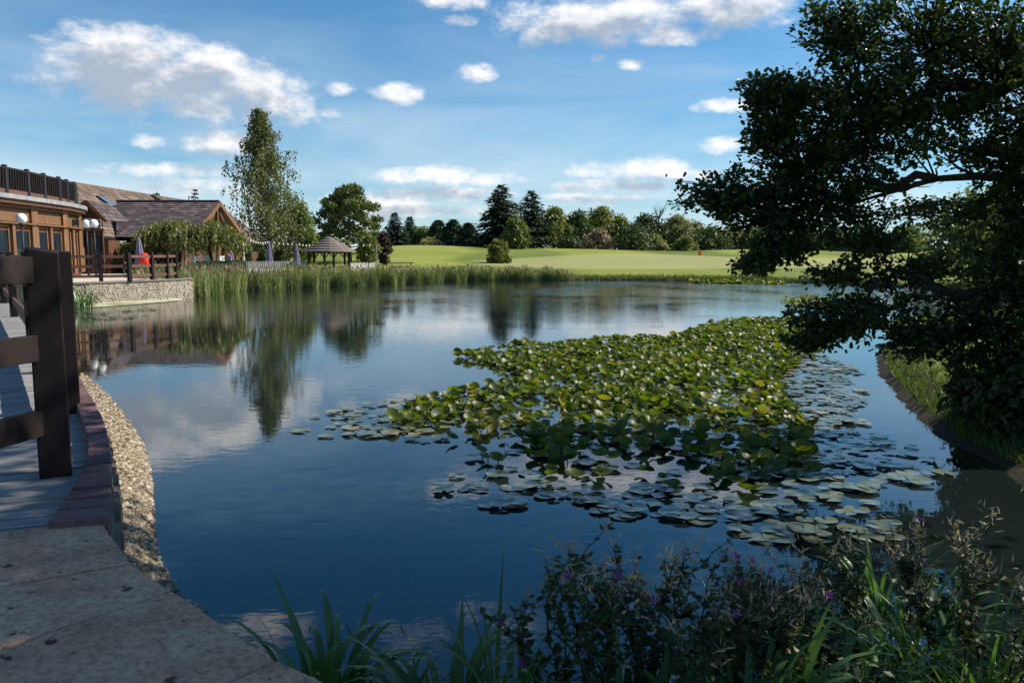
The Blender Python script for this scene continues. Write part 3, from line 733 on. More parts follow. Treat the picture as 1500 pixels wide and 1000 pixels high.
# ---- curved timber bay with the roof terrace
bay = empty('timber_bay', (-21.5, 36, .85)); tag(bay, 'curved orange timber bay with tall windows under a flat roof with dark balustrade', 'building')
plan = [Vector(p + (0,)) for p in ((-20.2, 27), (-20.55, 31.5), (-20.95, 35.2), (-21.5, 38.6), (-22.3, 41.4), (-23.2, 43.2))]
ps = spline(plan, 5)
ps = plan
Z0, ZR = .85, 4.2
for k in range(len(ps) - 1):
    a, b = ps[k], ps[k + 1]; d = (b - a); L = d.length; u = d.normalized(); nr = Vector((u.y, -u.x, 0))
    if nr.x < 0: nr = -nr
    in_ = -nr * .12
    def P(s, z, off=0.0): return a + u * s + nr * off + Vector((0, 0, z))
    mb = MB(); mb.bar(P(0, 3.45) + in_, P(L, 3.45) + in_, .12, 1.1); mb.bar(P(0, 1.05) + in_, P(L, 1.05) + in_, .14, .4); child(mb.build('wall', M['beam']), bay)
    for q in range(5):                                            # boards of the fascia panel
        mb = MB(); z = 3.34 + q * .1; mb.bar(P(.2, z, -.035 + .004 * (q % 2)), P(L - .2, z, -.035 + .004 * (q % 2)), .03, .094); child(mb.build('board', M['timber']), bay)
    mb = MB(); mb.bar(P(.05, 3.22, .07), P(L - .05, 3.22, .07), .26, .06); child(mb.build('ledge', M['timber']), bay)
    mb = MB(); mb.bar(P(.05, 3.92, .0), P(L - .05, 3.92, .0), .12, .1); child(mb.build('trim', M['timber']), bay)
    nwin = 2 if L > 2.5 else 1
    for q in range(nwin + 1):
        s = .14 + (L - .28) * q / nwin; mb = MB(); wd = .24 if q in (0, nwin) else .18
        mb.bar(P(s, 1.0, .0), P(s, 4.0 if q in (0, nwin) else 3.2, .0), wd, .2); child(mb.build('pilaster', M['timber']), bay)
    for q in range(nwin):
        s0 = .28 + (L - .28) * q / nwin; s1 = .0 + (L - .28) * (q + 1) / nwin
        wn = MB(); sc_ = (s0 + s1) / 2
        for s in (s0 + .05, s1 - .05): wn.bar(P(s, 1.25, -.06), P(s, 3.12, -.06), .07, .07)
        for z in (1.27, 3.1): wn.bar(P(s0, z, -.06), P(s1, z, -.06), .07, .07)
        w_ = child(wn.build('window', M['timber']), bay)
        pn = MB(); quad(pn, P(s0, 1.25, -.085), P(s1, 1.25, -.085), P(s1, 3.12, -.085), P(s0, 3.12, -.085))
        pp = pn.build('pane', M['glass']); pp.parent = w_
def off(poly, dist): return [p + Vector((1, -.15, 0)).normalized() * dist for p in poly]
rf = off(ps, .5)
mb = MB(); mb.prism([(p.x, p.y) for p in rf] + [(-27.5, 43.5), (-27.5, 27)], ZR - .02, ZR + .16); child(mb.build('flat_roof', M['lead']), bay)
mb = MB(); mb.prism([(p.x - .12, p.y) for p in rf] + [(-27.4, 43.3), (-27.4, 27)], ZR - .2, ZR - .022); child(mb.build('soffit', M['beam']), bay)
bal = off(ps, -.15)
lines = [bal[k].lerp(bal[k + 1], t) for k in range(len(bal) - 1) for t in (0, .5)] + [bal[-1]]
for k, p in enumerate(lines):
    mb = MB(); mb.box((p.x, p.y, ZR + .16 + .62), (.15, .15, 1.24)); child(mb.build('balustrade_post', M['black']), bay)
    if k == len(lines) - 1: break
    a, b = p, lines[k + 1]; up = Vector((0, 0, 1))
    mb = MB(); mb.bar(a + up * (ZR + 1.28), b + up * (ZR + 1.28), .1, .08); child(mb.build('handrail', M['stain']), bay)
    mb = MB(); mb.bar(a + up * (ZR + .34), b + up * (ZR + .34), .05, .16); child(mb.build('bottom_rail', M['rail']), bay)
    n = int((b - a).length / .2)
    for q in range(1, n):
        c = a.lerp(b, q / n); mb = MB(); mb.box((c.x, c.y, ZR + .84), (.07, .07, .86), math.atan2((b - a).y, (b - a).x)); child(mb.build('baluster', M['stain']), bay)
# porch gable at the end of the bay
porch = empty('entrance_porch', (-22.9, 44, .85)); tag(porch, 'small gabled timber entrance porch with glazed doors at the end of the bay', 'porch')
def Pp(s, z, o=0.0): return Vector((-23.2 + s * .985, 43.4 + s * .17 - o, z))
AP = .42
mb = MB(); tiled(mb, Pp(-.45, 3.85, .3), Vector((-23.5, 45.6, 3.85)), Vector((-22.75, 45.6, 4.75)), Pp(AP, 4.75, .3), .24, .26); tiled(mb, Vector((-21.7, 45.6, 3.7)), Pp(1.35, 3.7, .3), Pp(AP, 4.75, .3), Vector((-22.75, 45.6, 4.75)), .24, .26)
o = child(mb.build('roof_tiles', M['tile2']), porch); o['kind'] = 'stuff'
for s0, z0 in ((-.45, 3.82), (1.38, 3.66)):
    mb = MB(); mb.bar(Pp(s0, z0, .34), Pp(AP, 4.75, .34), .06, .17); child(mb.build('bargeboard', M['timber']), porch)
mb = MB(); mb.add([tuple(Pp(-.2, 2.6)), tuple(Pp(1.05, 2.6)), tuple(Pp(1.05, 3.85)), tuple(Pp(AP, 4.65)), tuple(Pp(-.2, 3.95))], [(0, 1, 2, 3, 4)]); child(mb.build('wall', M['beam']), porch)
mb = MB(); mb.box((-22.75, 44.6, 1.75), (1.2, 2.0, 1.85), .17); child(mb.build('wall', M['beam']), porch)
mb = MB(); mb.bar(Pp(-.25, 3.2, .1), Pp(1.2, 3.2, .1), .3, .07); child(mb.build('ledge', M['timber']), porch)
for s0, s1, z0, z1, nm in ((.0, .46, 3.3, 3.85, 'window'), (.55, .98, 3.3, 3.8, 'window'), (-.1, .46, .9, 3.05, 'door'), (.5, 1.05, .9, 3.05, 'door')):
    mb = MB()
    for s in (s0, s1) + (((s0 + s1) / 2,) if nm == 'window' else ()): mb.bar(Pp(s, z0, .05), Pp(s, z1, .05), .05, .05)
    for z in (z0 + .04, z1 - .04) + (((z0 + z1) / 2,) if nm == 'window' else ()): mb.bar(Pp(s0, z, .05), Pp(s1, z, .05), .05, .05)
    w_ = child(mb.build(nm, M['white'] if nm == 'window' else M['timber']), porch)
    pn = MB(); quad(pn, Pp(s0, z0, .03), Pp(s1, z0, .03), Pp(s1, z1, .03), Pp(s0, z1, .03)); pp = pn.build('pane', M['glass']); pp.parent = w_

# ---- globe lamps
def lamp(p, r, base, label):
    l = empty('globe_lamp', (p.x, p.y, base)); tag(l, label, 'lamp', 'white globe lamps by the bay')
    g = MB(); g.lathe([(r * math.sin(math.pi * i / 12) + .001, -r * math.cos(math.pi * i / 12)) for i in range(13)], (p.x, p.y, p.z), 20); child(g.build('globe', M['globe'], smooth=True), l)
    s = MB(); s.tube([(p.x, p.y, base), (p.x, p.y, p.z - r * .9)], [.045, .035], 8); s.lathe([(.1, 0), (.12, .04), (.06, .1)], (p.x, p.y, p.z - r - .06), 12); s.lathe([(.11, 0), (.07, .12), (.045, .2)], (p.x, p.y, base), 10); child(s.build('pole', M['black'], smooth=True), l)
lamp(Q(31, 320, 31), .2, .85, 'white globe lamp in front of the wide bay windows')
lamp(Q(126, 328, 38), .2, .85, 'white globe lamp nearest the floodlight at the end of the bay')
lamp(Q(137, 327.5, 37), .2, .85, 'white globe lamp in front of the entrance porch doors')
fl = MB(); q = Q(108, 326, 40.3); fl.box(q, (.45, .2, .3), .6); fl.bar(q, q + Vector((-.35, .1, .05)), .05, .05); tag(fl.build('floodlight', M['black'], bevel=.02), 'small black floodlight fixed to the timber bay', 'floodlight')

# ---- closed parasols
def parasol(p, top, label):
    r = empty('closed_parasol', p); tag(r, label, 'parasol', 'closed mauve parasols'); H = top - p.z
    m_ = MB(); m_.tube([(0, 0, 0), (0, 0, H)], [.03, .025], 8); m_.build('pole', M['beam'], r)
    m_ = MB(); m_.lathe([(.02, H), (.06, H - .06), (.13, H * .75), (.19, H * .45), (.23, H * .28), (.20, H * .25), (.03, H * .27)][::-1], n=18, flute=.16); m_.build('canopy', M['canvas'], r, smooth=False)
    m_ = MB(); m_.lathe([(.3, 0), (.3, .07), (.08, .1)], n=14); m_.build('base', M['black'], r)
for px, top, d, z, lb in ((204, 347, 42, .85, 'closed mauve parasol beside the red holder on the terrace'), (337, 356, 54, .75, 'closed mauve parasol beside the pale pole of the gabled hall'),
                          (394, 353, 56, .6, 'closed mauve parasol in front of the tall birch trunk'), (434, 356, 56, .6, 'closed mauve parasol between the birch and the gazebo')):
    b = Q(px, 370, d); parasol(Vector((b.x, d, z)), Q(px, top, d).z, lb)

# ---- red rounded holder on the terrace
b = Q(211, 378, 41.3); r = empty('red_holder', (b.x, b.y, .85)); tag(r, 'rounded red plastic holder standing beside the closed parasol on the terrace', 'holder')
m_ = MB(); m_.lathe([(.12, .42), (.24, .5), (.27, .72), (.25, .95), (.16, 1.1), (.03, 1.14)], n=20); m_.build('shell', M['red'], r, smooth=True)
m_ = MB(); m_.tube([(0, 0, 0), (0, 0, .46)], [.05, .05], 8); m_.lathe([(.2, 0), (.2, .04)], n=12); m_.build('foot', M['black'], r)

# ---- white chairs and table
def chair(p, rz, label):
    r = empty('white_chair', p, rz); tag(r, label, 'chair', 'white chairs on the terrace')
    m_ = MB(); m_.box((0, 0, .45), (.48, .46, .05)); m_.build('seat', M['white'], r)
    m_ = MB(); m_.box((0, .22, .72), (.46, .04, .46)); m_.build('backrest', M['white'], r)
    for sx in (-.2, .2):
        for sy in (-.19, .19): m_ = MB(); m_.box((sx, sy, .22), (.045, .045, .43)); m_.build('leg', M['white'], r)
for px, d, rz in ((286, 46.5, .4), (306, 46.2, 2.9), (292, 45.6, 1.8), (320, 47, -2.2)):
    q = Q(px, 372, d); chair(Vector((q.x, d, .85)), rz, 'white chair under the weeping tree on the terrace')
q = Q(298, 372, 45.9); t_ = empty('white_table', (q.x, 45.9, .85)); tag(t_, 'square white table among the white chairs', 'table')
m_ = MB(); m_.box((0, 0, .73), (.85, .85, .05)); m_.build('tabletop', M['white'], t_)
m_ = MB(); m_.box((0, 0, .36), (.1, .1, .7)); m_.box((0, 0, .02), (.5, .5, .04)); m_.build('leg', M['white'], t_)

# ---- gazebo
gq = Q(482, 372, 53); gb = empty('gazebo', (gq.x, 53, .45)); tag(gb, 'open hexagonal gazebo with a tiered weathered shingle roof', 'gazebo')
nt_ = 6
for k in range(nt_):                                              # roof courses
    r0, r1 = 1.6 * (1 - k / nt_) + .12, 1.6 * (1 - (k + 1) / nt_) + .12
    z0, z1 = 1.62 + .98 * k / nt_, 1.62 + .98 * (k + 1) / nt_ - .02
    m_ = MB(); m_.lathe([(r0 - .06, z0 - .03), (r0, z0 - .02), (r0 - .03, z0 + .06), (r1 - .14, z1 + .03), (.01, z1 + .03)], n=24, flute=.012); m_.build('roof_course', M['thatch'], gb)
for k in range(6):
    a = math.pi / 6 + k * math.pi / 3; x, y = 1.35 * math.cos(a), 1.35 * math.sin(a)
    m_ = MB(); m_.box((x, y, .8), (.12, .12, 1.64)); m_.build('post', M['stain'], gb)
    x2, y2 = 1.35 * math.cos(a + math.pi / 3), 1.35 * math.sin(a + math.pi / 3)
    m_ = MB(); m_.bar((x, y, 1.56), (x2, y2, 1.56), .08, .1); A_, B_ = Vector((x, y, 1.2)), Vector((x2, y2, 1.2))
    m_.bar(A_, A_.lerp(B_, .25) + Vector((0, 0, .34)), .06, .06); m_.bar(B_, B_.lerp(A_, .25) + Vector((0, 0, .34)), .06, .06); m_.build('brace', M['stain'], gb)
m_ = MB(); m_.lathe([(1.6, -.3), (1.6, 0.0)], n=6); m_.build('floor', M['rail'], gb)

# ---- white picket fences
pk = MB(); pk.box((0, 0, .5), (.075, .02, 1.0)); pk.add([(-.0375, -.01, 1.0), (.0375, -.01, 1.0), (0, -.01, 1.06), (-.0375, .01, 1.0), (.0375, .01, 1.0), (0, .01, 1.06)], [(0, 1, 2), (5, 4, 3), (1, 4, 5, 2), (3, 0, 2, 5)])
pk = pk.mesh('picket', M['picket'])
for x0, x1, d0, d1, zb, lb in ((352, 452, 50.5, 52.5, .42, 'weathered white picket fence between the gabled hall and the gazebo'), (514, 551, 52.5, 54.5, .3, 'short weathered white picket fence to the far side of the gazebo')):
    a, b = Q(x0, 380, d0), Q(x1, 380, d1); a.z = b.z = zb; f = empty('picket_fence', a); tag(f, lb, 'fence')
    n = int((b - a).length / .125); rz = math.atan2((b - a).y, (b - a).x)
    for k in range(n): o = link('picket', pk, f, a.lerp(b, k / n) - a); o.rotation_euler.z = rz
    for z in (.25, .8): m_ = MB(); m_.bar((0, .03, z), b - a + Vector((0, .03, z)), .03, .08); m_.build('rail', M['picket'], f)

# ---- poles and strings of bulbs
def light_string(pts, label):
    p0 = Vector(pts[0]); s = empty('string_lights', p0); tag(s, label, 'string lights')
    cab = MB(); bl = MB(); bl.lathe([(.001, -.07), (.045, -.05), (.055, 0), (.03, .05), (.02, .08)], n=8); bm_ = bl.mesh('bulb', M['globe'], True)
    for a, b in zip(pts[:-1], pts[1:]):
        a, b = Vector(a), Vector(b); n = max(6, int((b - a).length / .42)); P_ = []
        for k in range(n + 1):
            t = k / n; p = a.lerp(b, t); p.z -= 4 * t * (1 - t) * .05 * (b - a).length; P_.append(p - p0)
        cab.tube(P_, [.012] * (n + 1), 4)
        for p in P_[1:-1]: link('bulb', bm_, s, p - Vector((0, 0, .1)))
    cab.build('cable', M['black'], s)
def pole(px, top, d, zb, mat, label, r=.05):
    b = Q(px, top, d); m_ = MB(); m_.tube([(0, 0, 0), (0, 0, b.z - zb)], [r, r * .8], 10); m_.lathe([(r * 1.5, 0), (r * 1.5, .08), (r, .1)], n=10)
    o = m_.build('light_pole', mat, loc=(b.x, d, zb)); tag(o, label, 'pole'); return b
a = pole(355, 343, 50, .5, M['picket'], 'pale wooden pole carrying string lights in front of the gabled hall', .09)
b = Q(434, 355, 56); c = Q(482, 351, 53)
light_string([a, Q(395, 352, 55), b, c], 'string of white bulbs hanging from the pale pole over the closed parasols')
e = pole(551, 356, 54, .3, M['lead'], 'thin grey pole at the end of the short picket fence', .035)
light_string([c + Vector((.1, 0, 0)), e], 'string of white bulbs between the gazebo roof and the thin grey pole')
light_string([Q(150, 350, 46), Q(168, 351, 46.6), Q(186, 352, 47)], 'short string of bulbs under the clubhouse eaves')

# ---- picnic bench and golf flag
q = Q(588, 384, 60); zb = gz(q.x, 60); t_ = empty('picnic_bench', (q.x, 60, zb), .2); tag(t_, 'dark low picnic bench on the grass behind the reeds', 'bench')
m_ = MB(); m_.box((0, 0, .72), (1.8, .7, .05)); m_.build('tabletop', M['stain'], t_)
for sy in (-.65, .65): m_ = MB(); m_.box((0, sy, .44), (1.8, .25, .05)); m_.build('seat', M['stain'], t_)
for sx in (-.7, .7): m_ = MB(); m_.bar((sx, -.6, 0), (sx, .1, .72), .08, .06); m_.bar((sx, .6, 0), (sx, -.1, .72), .08, .06); m_.bar((sx, -.75, .4), (sx, .75, .4), .06, .08); m_.build('leg', M['stain'], t_)
q = Q(1028, 372, 86); zb = gz(q.x, 86); f = empty('golf_flag', (q.x, 86, zb)); tag(f, 'orange flag on a thin pole standing on the golf green', 'flag')
m_ = MB(); H = Q(1028, 366.5, 86).z - zb; m_.tube([(0, 0, 0), (0, 0, H)], [.02, .015], 6); m_.build('pole', M['white'], f)
m_ = MB(); n = 8
V = [(-.62 * i / n, .05 * math.sin(i * 1.1), H - j * .85 - .1 * i / n) for i in range(n + 1) for j in (0, 1)]
V = [(v[0] * .6, v[1], H - (H - v[2]) * .6) for v in V]; m_.add(V, [(2 * i, 2 * i + 1, 2 * i + 3, 2 * i + 2) for i in range(n)]); m_.add([(v[0], v[1] + .012, v[2]) for v in V], [(2 * i + 2, 2 * i + 3, 2 * i + 1, 2 * i) for i in range(n)]); m_.build('cloth', M['orange'], f)

# ================================================================ TREES
def limb(mb, a, b, r0, r1, n=6, wob=.08, steps=5, sag=0.0):
    a, b = Vector(a), Vector(b); L = (b - a).length; pts = []
    for k in range(steps + 1):
        t = k / steps; p = a.lerp(b, t)
        if 0 < k < steps: p += Vector((random.uniform(-1, 1), random.uniform(-1, 1), random.uniform(-1, 1))) * L * wob * .5
        p.z += sag * L * math.sin(math.pi * t); pts.append(p)
    mb.tube(pts, [r0 + (r1 - r0) * k / steps for k in range(steps + 1)], n); return pts
def clumps(mb, cens, rads, per, size, T=DIAMOND, flat=.85, droop=.2):
    """leaf-sized faces gathered in clumps, denser toward each clump's skin"""
    cens = np.array(cens, float); rads = np.array(rads, float); n = len(cens) * per
    u = rdir(n); rr = rng.random(n) ** .45
    c = np.repeat(cens, per, 0); r = np.repeat(rads, per)
    off_ = u * (rr * r)[:, None]; off_[:, 2] *= flat
    nr = u + rdir(n) * .55 + np.array([[0, 0, .35]]); fw = rdir(n) + u * .5 - np.array([[0, 0, droop]])
    scatter(mb, T[0], T[1], c + off_, fw, nr, size * rng.uniform(.65, 1.35, n))
def tree_root(name, x, y, label, group=None, cat='tree'):
    r = empty(name, (x, y, gz(x, y) - .05)); tag(r, label, cat, group); return r
def broadleaf(name, px, top, d, wpx, mat, label, group=None, dens=1.0, base=.12, leaf=.42, shape=1.0, cat='tree', trunk='bark'):
    q = Q(px, top, d); H = q.z - gz(q.x, d); W = wpx * d / F; r = tree_root(name, q.x, d, label, group, cat)
    cr, tr = MB(), MB(); n = int(26 * dens + W * 3); cens = []; rads = []
    limb(tr, (0, 0, 0), (0, 0, H * .75), .035 * H, .01 * H, 7, .03)
    for k in range(n):
        t = (k + .5) / n; z = base + (1 - base) * t; prof = math.sin(math.pi * min(1, (z * .86 + .12)) ** shape) ** .75
        a = k * 2.4 + random.random(); rad = W / 2 * prof * random.uniform(.25, .88)
        cens.append((rad * math.cos(a), rad * math.sin(a), H * (z * .93))); rads.append(W * random.uniform(.12, .21))
        if k % 3 == 0: limb(tr, (0, 0, H * z * .6), cens[-1], .012 * H, .004 * H, 5, .1, 3)
    clumps(cr, cens, rads, int(70 * dens * max(1, W / 6)), leaf)
    tr.build('trunk', M[trunk], r, smooth=True); cr.build('crown', M[mat], r); return r
def conifer(name, px, top, d, wpx, mat, label, group=None, levels=30, per=18, base=.06, droop=.12, spray=.5, power=.85, irregular=.2, gap=0):
    q = Q(px, top, d); H = q.z - gz(q.x, d); W = wpx * d / F; r = tree_root(name, q.x, d, label, group)
    cr, tr = MB(), MB(); limb(tr, (0, 0, 0), (0, 0, H), .022 * H, .004 * H, 7, .01)
    P_, Fw, Nn, S_ = [], [], [], []
    for l in range(levels):
        t = l / (levels - 1); z = H * (base + (1 - base) * t); L0 = W / 2 * (1 - t) ** power + .12
        for k in range(max(4, int(per * (1 - t * .55)))):
            if gap and random.random() < gap: continue
            a = random.random() * 6.283; L = L0 * random.uniform(1 - irregular * 1.6, 1 + irregular)
            m = max(2, int(L / (spray * .42)))
            if k % 3 == 0 and L > .8: tr.tube([(0, 0, z), (L * .8 * math.cos(a), L * .8 * math.sin(a), z - L * droop * .8)], [.03, .012], 4)
            for s in range(m):
                f = (s + .7) / m * L
                for sd in (-1, 1):
                    aa = a + sd * random.uniform(.25, .9)
                    P_.append((f * math.cos(a), f * math.sin(a), z - f * droop + random.uniform(-.1, .12))); Fw.append((math.cos(aa), math.sin(aa), random.uniform(-.45, .25)))
                    Nn.append((random.uniform(-.4, .4), random.uniform(-.4, .4), 1)); S_.append(spray * random.uniform(.6, 1.3))
    P_.append((0, 0, H - .3)); Fw.append((0, 0, 1)); Nn.append((1, 0, 0)); S_.append(.7)
    scatter(cr, SPRIG[0], SPRIG[1], np.array(P_), np.array(Fw), np.array(Nn), np.array(S_))
    tr.build('trunk', M['bark'], r, smooth=True); cr.build('crown', M[mat], r); return r

# ---- trees on the far side of the golf course
conifer('spruce_tree', 578, 312, 122, 44, 'fir', 'dark spruce at the end of the row behind the big pine', irregular=.3)
conifer('spruce_tree', 600, 318, 128, 46, 'spruce', 'blue green spruce beside the dark spruce behind the big pine', irregular=.3)
broadleaf('deciduous_tree', 620, 334, 126, 40, 'green', 'light green tree between the spruces and the three cone shaped conifers', leaf=.38)
for px, top, w, lb in ((642, 323, 40, 'cone shaped conifer nearest the light green tree, first of three in a row'), (664, 322, 38, 'middle one of three cone shaped conifers standing in a row'), (686, 327, 34, 'cone shaped conifer nearest the tall fir, last of three in a row')):
    conifer('cone_conifer', px, top, 124, w, 'spruce', lb, 'cone shaped conifers on the golf course', levels=34, per=26, power=.62, droop=-.12, irregular=.12, spray=.6)
conifer('fir_tree', 735, 272, 118, 92, 'fir', 'tall broad dark fir with tiered branches on the golf course', levels=34, per=17, droop=.1, spray=.85, power=.72, irregular=.32, base=.04)
conifer('fir_tree', 778, 280, 122, 62, 'fir', 'narrower dark fir standing behind the tall broad fir', levels=32, per=15, droop=.08, spray=.8, power=.6, irregular=.35, base=.05, gap=.08)
FT = [(755, 320, 112, 44, 'green', 'low green tree at the foot of the tall fir'), (812, 303, 124, 58, 'olive', 'yellow green tree right beside the narrower fir'), (846, 309, 126, 54, 'dark', 'dark green tree next to the yellow green tree'),
      (880, 304, 130, 66, 'olive', 'tall olive tree behind the pinkish shrub'), (908, 318, 130, 50, 'olive', 'olive tree leaning over the round dark bush'), (946, 316, 130, 66, 'dark', 'broad dark green tree behind the round dark bush'),
      (993, 318, 126, 70, 'grey', 'pale grey green tree beside the bare dead tree'), (1020, 326, 132, 44, 'olive', 'slim olive tree behind the flag'), (1042, 336, 122, 66, 'dark', 'dark bushy tree behind the golf flag'),
      (1078, 334, 128, 56, 'grey', 'pale tree past the golf flag under the oak branch tips'), (1108, 336, 126, 54, 'green', 'green tree seen under the hanging oak branch'), (1142, 338, 128, 60, 'olive', 'olive tree seen through the lower oak leaves'),
      (1180, 336, 124, 60, 'grey', 'grey green tree seen through gaps in the oak'), (1225, 338, 122, 66, 'dark', 'dark tree seen through the oak above the far bank'), (1275, 336, 120, 66, 'olive', 'olive tree hidden behind the middle of the oak'), (1330, 334, 118, 70, 'green', 'green tree behind the oak where the grass shows through')]
for px, top, d, w, m_, lb in FT: broadleaf('deciduous_tree', px, top, d, w, m_, lb, leaf=.46)
FS = [(878, 338, 116, 56, 'pinkish', 'rounded pinkish brown shrub at the edge of the wood'), (928, 331, 114, 64, 'dark', 'round dark green bush in front of the wood'), (960, 346, 116, 40, 'grey', 'small pale bush beside the round dark bush'),
      (730, 353, 84, 36, 'olive', 'bushy yellow green shrub alone on the grass behind the reeds'), (835, 350, 118, 40, 'dark', 'low dark bush under the yellow green tree'), (630, 352, 116, 34, 'grey', 'low pale scrub under the conifers'), (1005, 348, 114, 36, 'olive', 'low olive bush at the foot of the pale grey green tree')]
for px, top, d, w, m_, lb in FS: broadleaf('shrub', px, top, d, w, m_, lb, leaf=.36, base=.02, shape=.7, cat='shrub')
# bare dead tree
q = Q(966, 308, 124); r = tree_root('bare_tree', q.x, 124, 'thin leafless dead tree rising above the wood'); H = q.z - gz(q.x, 124); mb = MB()
limb(mb, (0, 0, 0), (0, 0, H * .92), .14, .04, 6, .03)
for k in range(16):
    a = random.random() * 6.28; z = H * random.uniform(.45, .9); L = random.uniform(1, 2.3); e = Vector((L * .6 * math.cos(a), L * .6 * math.sin(a), z + L)); P_ = limb(mb, (0, 0, z), e, .06, .02, 4, .12)
    for j in range(4): limb(mb, P_[2 + j % 3], P_[2 + j % 3] + Vector((random.uniform(-.7, .7), random.uniform(-.7, .7), random.uniform(.2, .9))), .025, .012, 3, .1, 2)
mb.build('trunk', M['bark'], r)
conifer('spruce_tree', 285, 278, 108, 34, 'fir', 'dark conifer tip rising behind the clubhouse roof', levels=18, irregular=.3)
broadleaf('deciduous_tree', 226, 281, 108, 26, 'dark', 'small treetop showing over the clubhouse ridge')
broadleaf('deciduous_tree', 1440, 285, 42, 190, 'olive', 'sunlit olive tree standing behind the oak on the bank', leaf=.26, dens=1.5, base=.05)
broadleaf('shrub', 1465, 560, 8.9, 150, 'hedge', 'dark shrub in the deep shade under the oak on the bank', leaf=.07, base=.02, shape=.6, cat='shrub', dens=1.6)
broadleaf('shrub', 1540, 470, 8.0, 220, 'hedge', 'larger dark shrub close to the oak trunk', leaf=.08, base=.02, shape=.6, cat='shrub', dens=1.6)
broadleaf('deciduous_tree', 1560, 250, 36, 200, 'green', 'green tree behind the oak trunk', leaf=.26, dens=1.2, base=.05)
# big pine, copper tree
def pine(px, top, d, wpx, label):
    q = Q(px, top, d); H = q.z - gz(q.x, d); W = wpx * d / F; r = tree_root('pine_tree', q.x, d, label); cr, tr = MB(), MB()
    limb(tr, (0, 0, 0), (0, 0, H * .9), .22, .06, 8, .02); cens, rads = [], []
    for k in range(64):
        t = (k + .5) / 64; z = .14 + .82 * t; a = k * 2.4; rad = W / 2 * min(1, (1.04 - z) * 1.75) ** .8 * random.uniform(.35, 1.0) * (1 + .18 * math.sin(a * 1.5 + z * 9))
        c = Vector((rad * math.cos(a), rad * math.sin(a), H * z + rad * .12)); cens.append(c); rads.append(W * random.uniform(.055, .11)); limb(tr, (0, 0, H * z - rad * .15), c, .06, .02, 5, .06, 3)
    clumps(cr, cens, rads, 170, .36, SPRIG, flat=.55, droop=-.5); tr.build('trunk', M['bark'], r, smooth=True); cr.build('crown', M['pine'], r)
pine(510, 271, 80, 112, 'large rounded yellow green pine behind the gazebo')
broadleaf('copper_tree', 561, 338, 74, 26, 'purple', 'small dark copper leaved tree beside the big pine', leaf=.25)
broadleaf('deciduous_tree', 540, 345, 72, 36, 'olive', 'low olive tree under the big pine near the thin pole', leaf=.28, base=.2)
broadleaf('deciduous_tree', 432, 292, 70, 74, 'green', 'rounded green tree growing against the tall birch', leaf=.28, dens=1.5, base=.15)
for px, d, w, top, lb in ((385, 58, 26, 363, 'dark round bush behind the picket fence by the birch'), (362, 60, 24, 360, 'dark bush between the pale pole and the birch'), (410, 66, 30, 362, 'dark bush at the foot of the tall birch'), (160, 47, 26, 358, 'green bush under the clubhouse eaves by the porch'), (232, 48.5, 40, 360, 'dark bush against the hall wall behind the red holder')):
    broadleaf('shrub', px, top, d, w, 'hedge', lb, leaf=.16, base=.02, shape=.6, cat='shrub')
broadleaf('small_tree', 186, 354, 45, 34, 'weep', 'small pale leaved tree on the terrace beside the closed parasol', leaf=.13, base=.35)

# tall birch
def birch(px, top, d, label):
    q = Q(px, top, d); q0 = Q(398, 385, d); H = q.z - gz(q0.x, d); r = tree_root('birch_tree', q0.x, d, label); cr, tr = MB(), MB(); lean = q.x - q0.x
    tp = [(lean * t ** 1.3 + .12 * math.sin(t * 7), 0, H * t) for t in np.linspace(0, 1, 12)]; tr.tube(tp, [.24 * (1 - t * .93) for t in np.linspace(0, 1, 12)], 9)
    P_, Fw, Nn, S_ = [], [], [], []
    for k in range(96):
        t = .12 + .87 * (k / 95) ** .85; z0 = H * t; x0 = lean * t ** 1.3; a = k * 2.4 + random.uniform(-.5, .5)
        prof = (.10 + .90 * min(1, (1 - t) / .72)) * (1 if t > .2 else .8); L = 4.1 * prof * random.uniform(.4, 1.1)
        if k in (40, 41, 54, 66): a, L = math.pi + random.uniform(-.3, .3), L * 1.4                  # the two boughs that stand out to the left
        rise = random.uniform(.25, .6); b = Vector((x0 + L * math.cos(a), L * math.sin(a), z0 + L * rise)); pts = limb(tr, (x0, 0, z0), b, .035 + .03 * (1 - t), .012, 5, .05, 5, .06)
        for p in pts[1:]:
            for j in range(4):                                      # hanging twigs
                o = Vector((random.uniform(-.4, .4), random.uniform(-.4, .4), random.uniform(-.1, .25))) * (.25 + .75 * prof); ln = random.uniform(.5, 1.6) * (.55 + .45 * prof); nl = int(ln * 9)
                dx, dy = random.uniform(-.15, .15), random.uniform(-.15, .15)
                for s in range(nl):
                    f = (s + random.random()) / nl; P_.append(tuple(p + o + Vector((dx * f + random.uniform(-.13, .13), dy * f + random.uniform(-.13, .13), -ln * f))))
                    Fw.append((random.uniform(-.6, .6), random.uniform(-.6, .6), -1)); Nn.append(tuple(rdir(1)[0])); S_.append(random.uniform(.14, .27))
    scatter(cr, DIAMOND[0], DIAMOND[1], np.array(P_), np.array(Fw), np.array(Nn), np.array(S_))
    tr.build('trunk', M['birchbark'], r, smooth=True); cr.build('crown', M['birch'], r)
birch(379, 156, 66, 'tall slender birch with hanging twigs standing well above the hall roof')

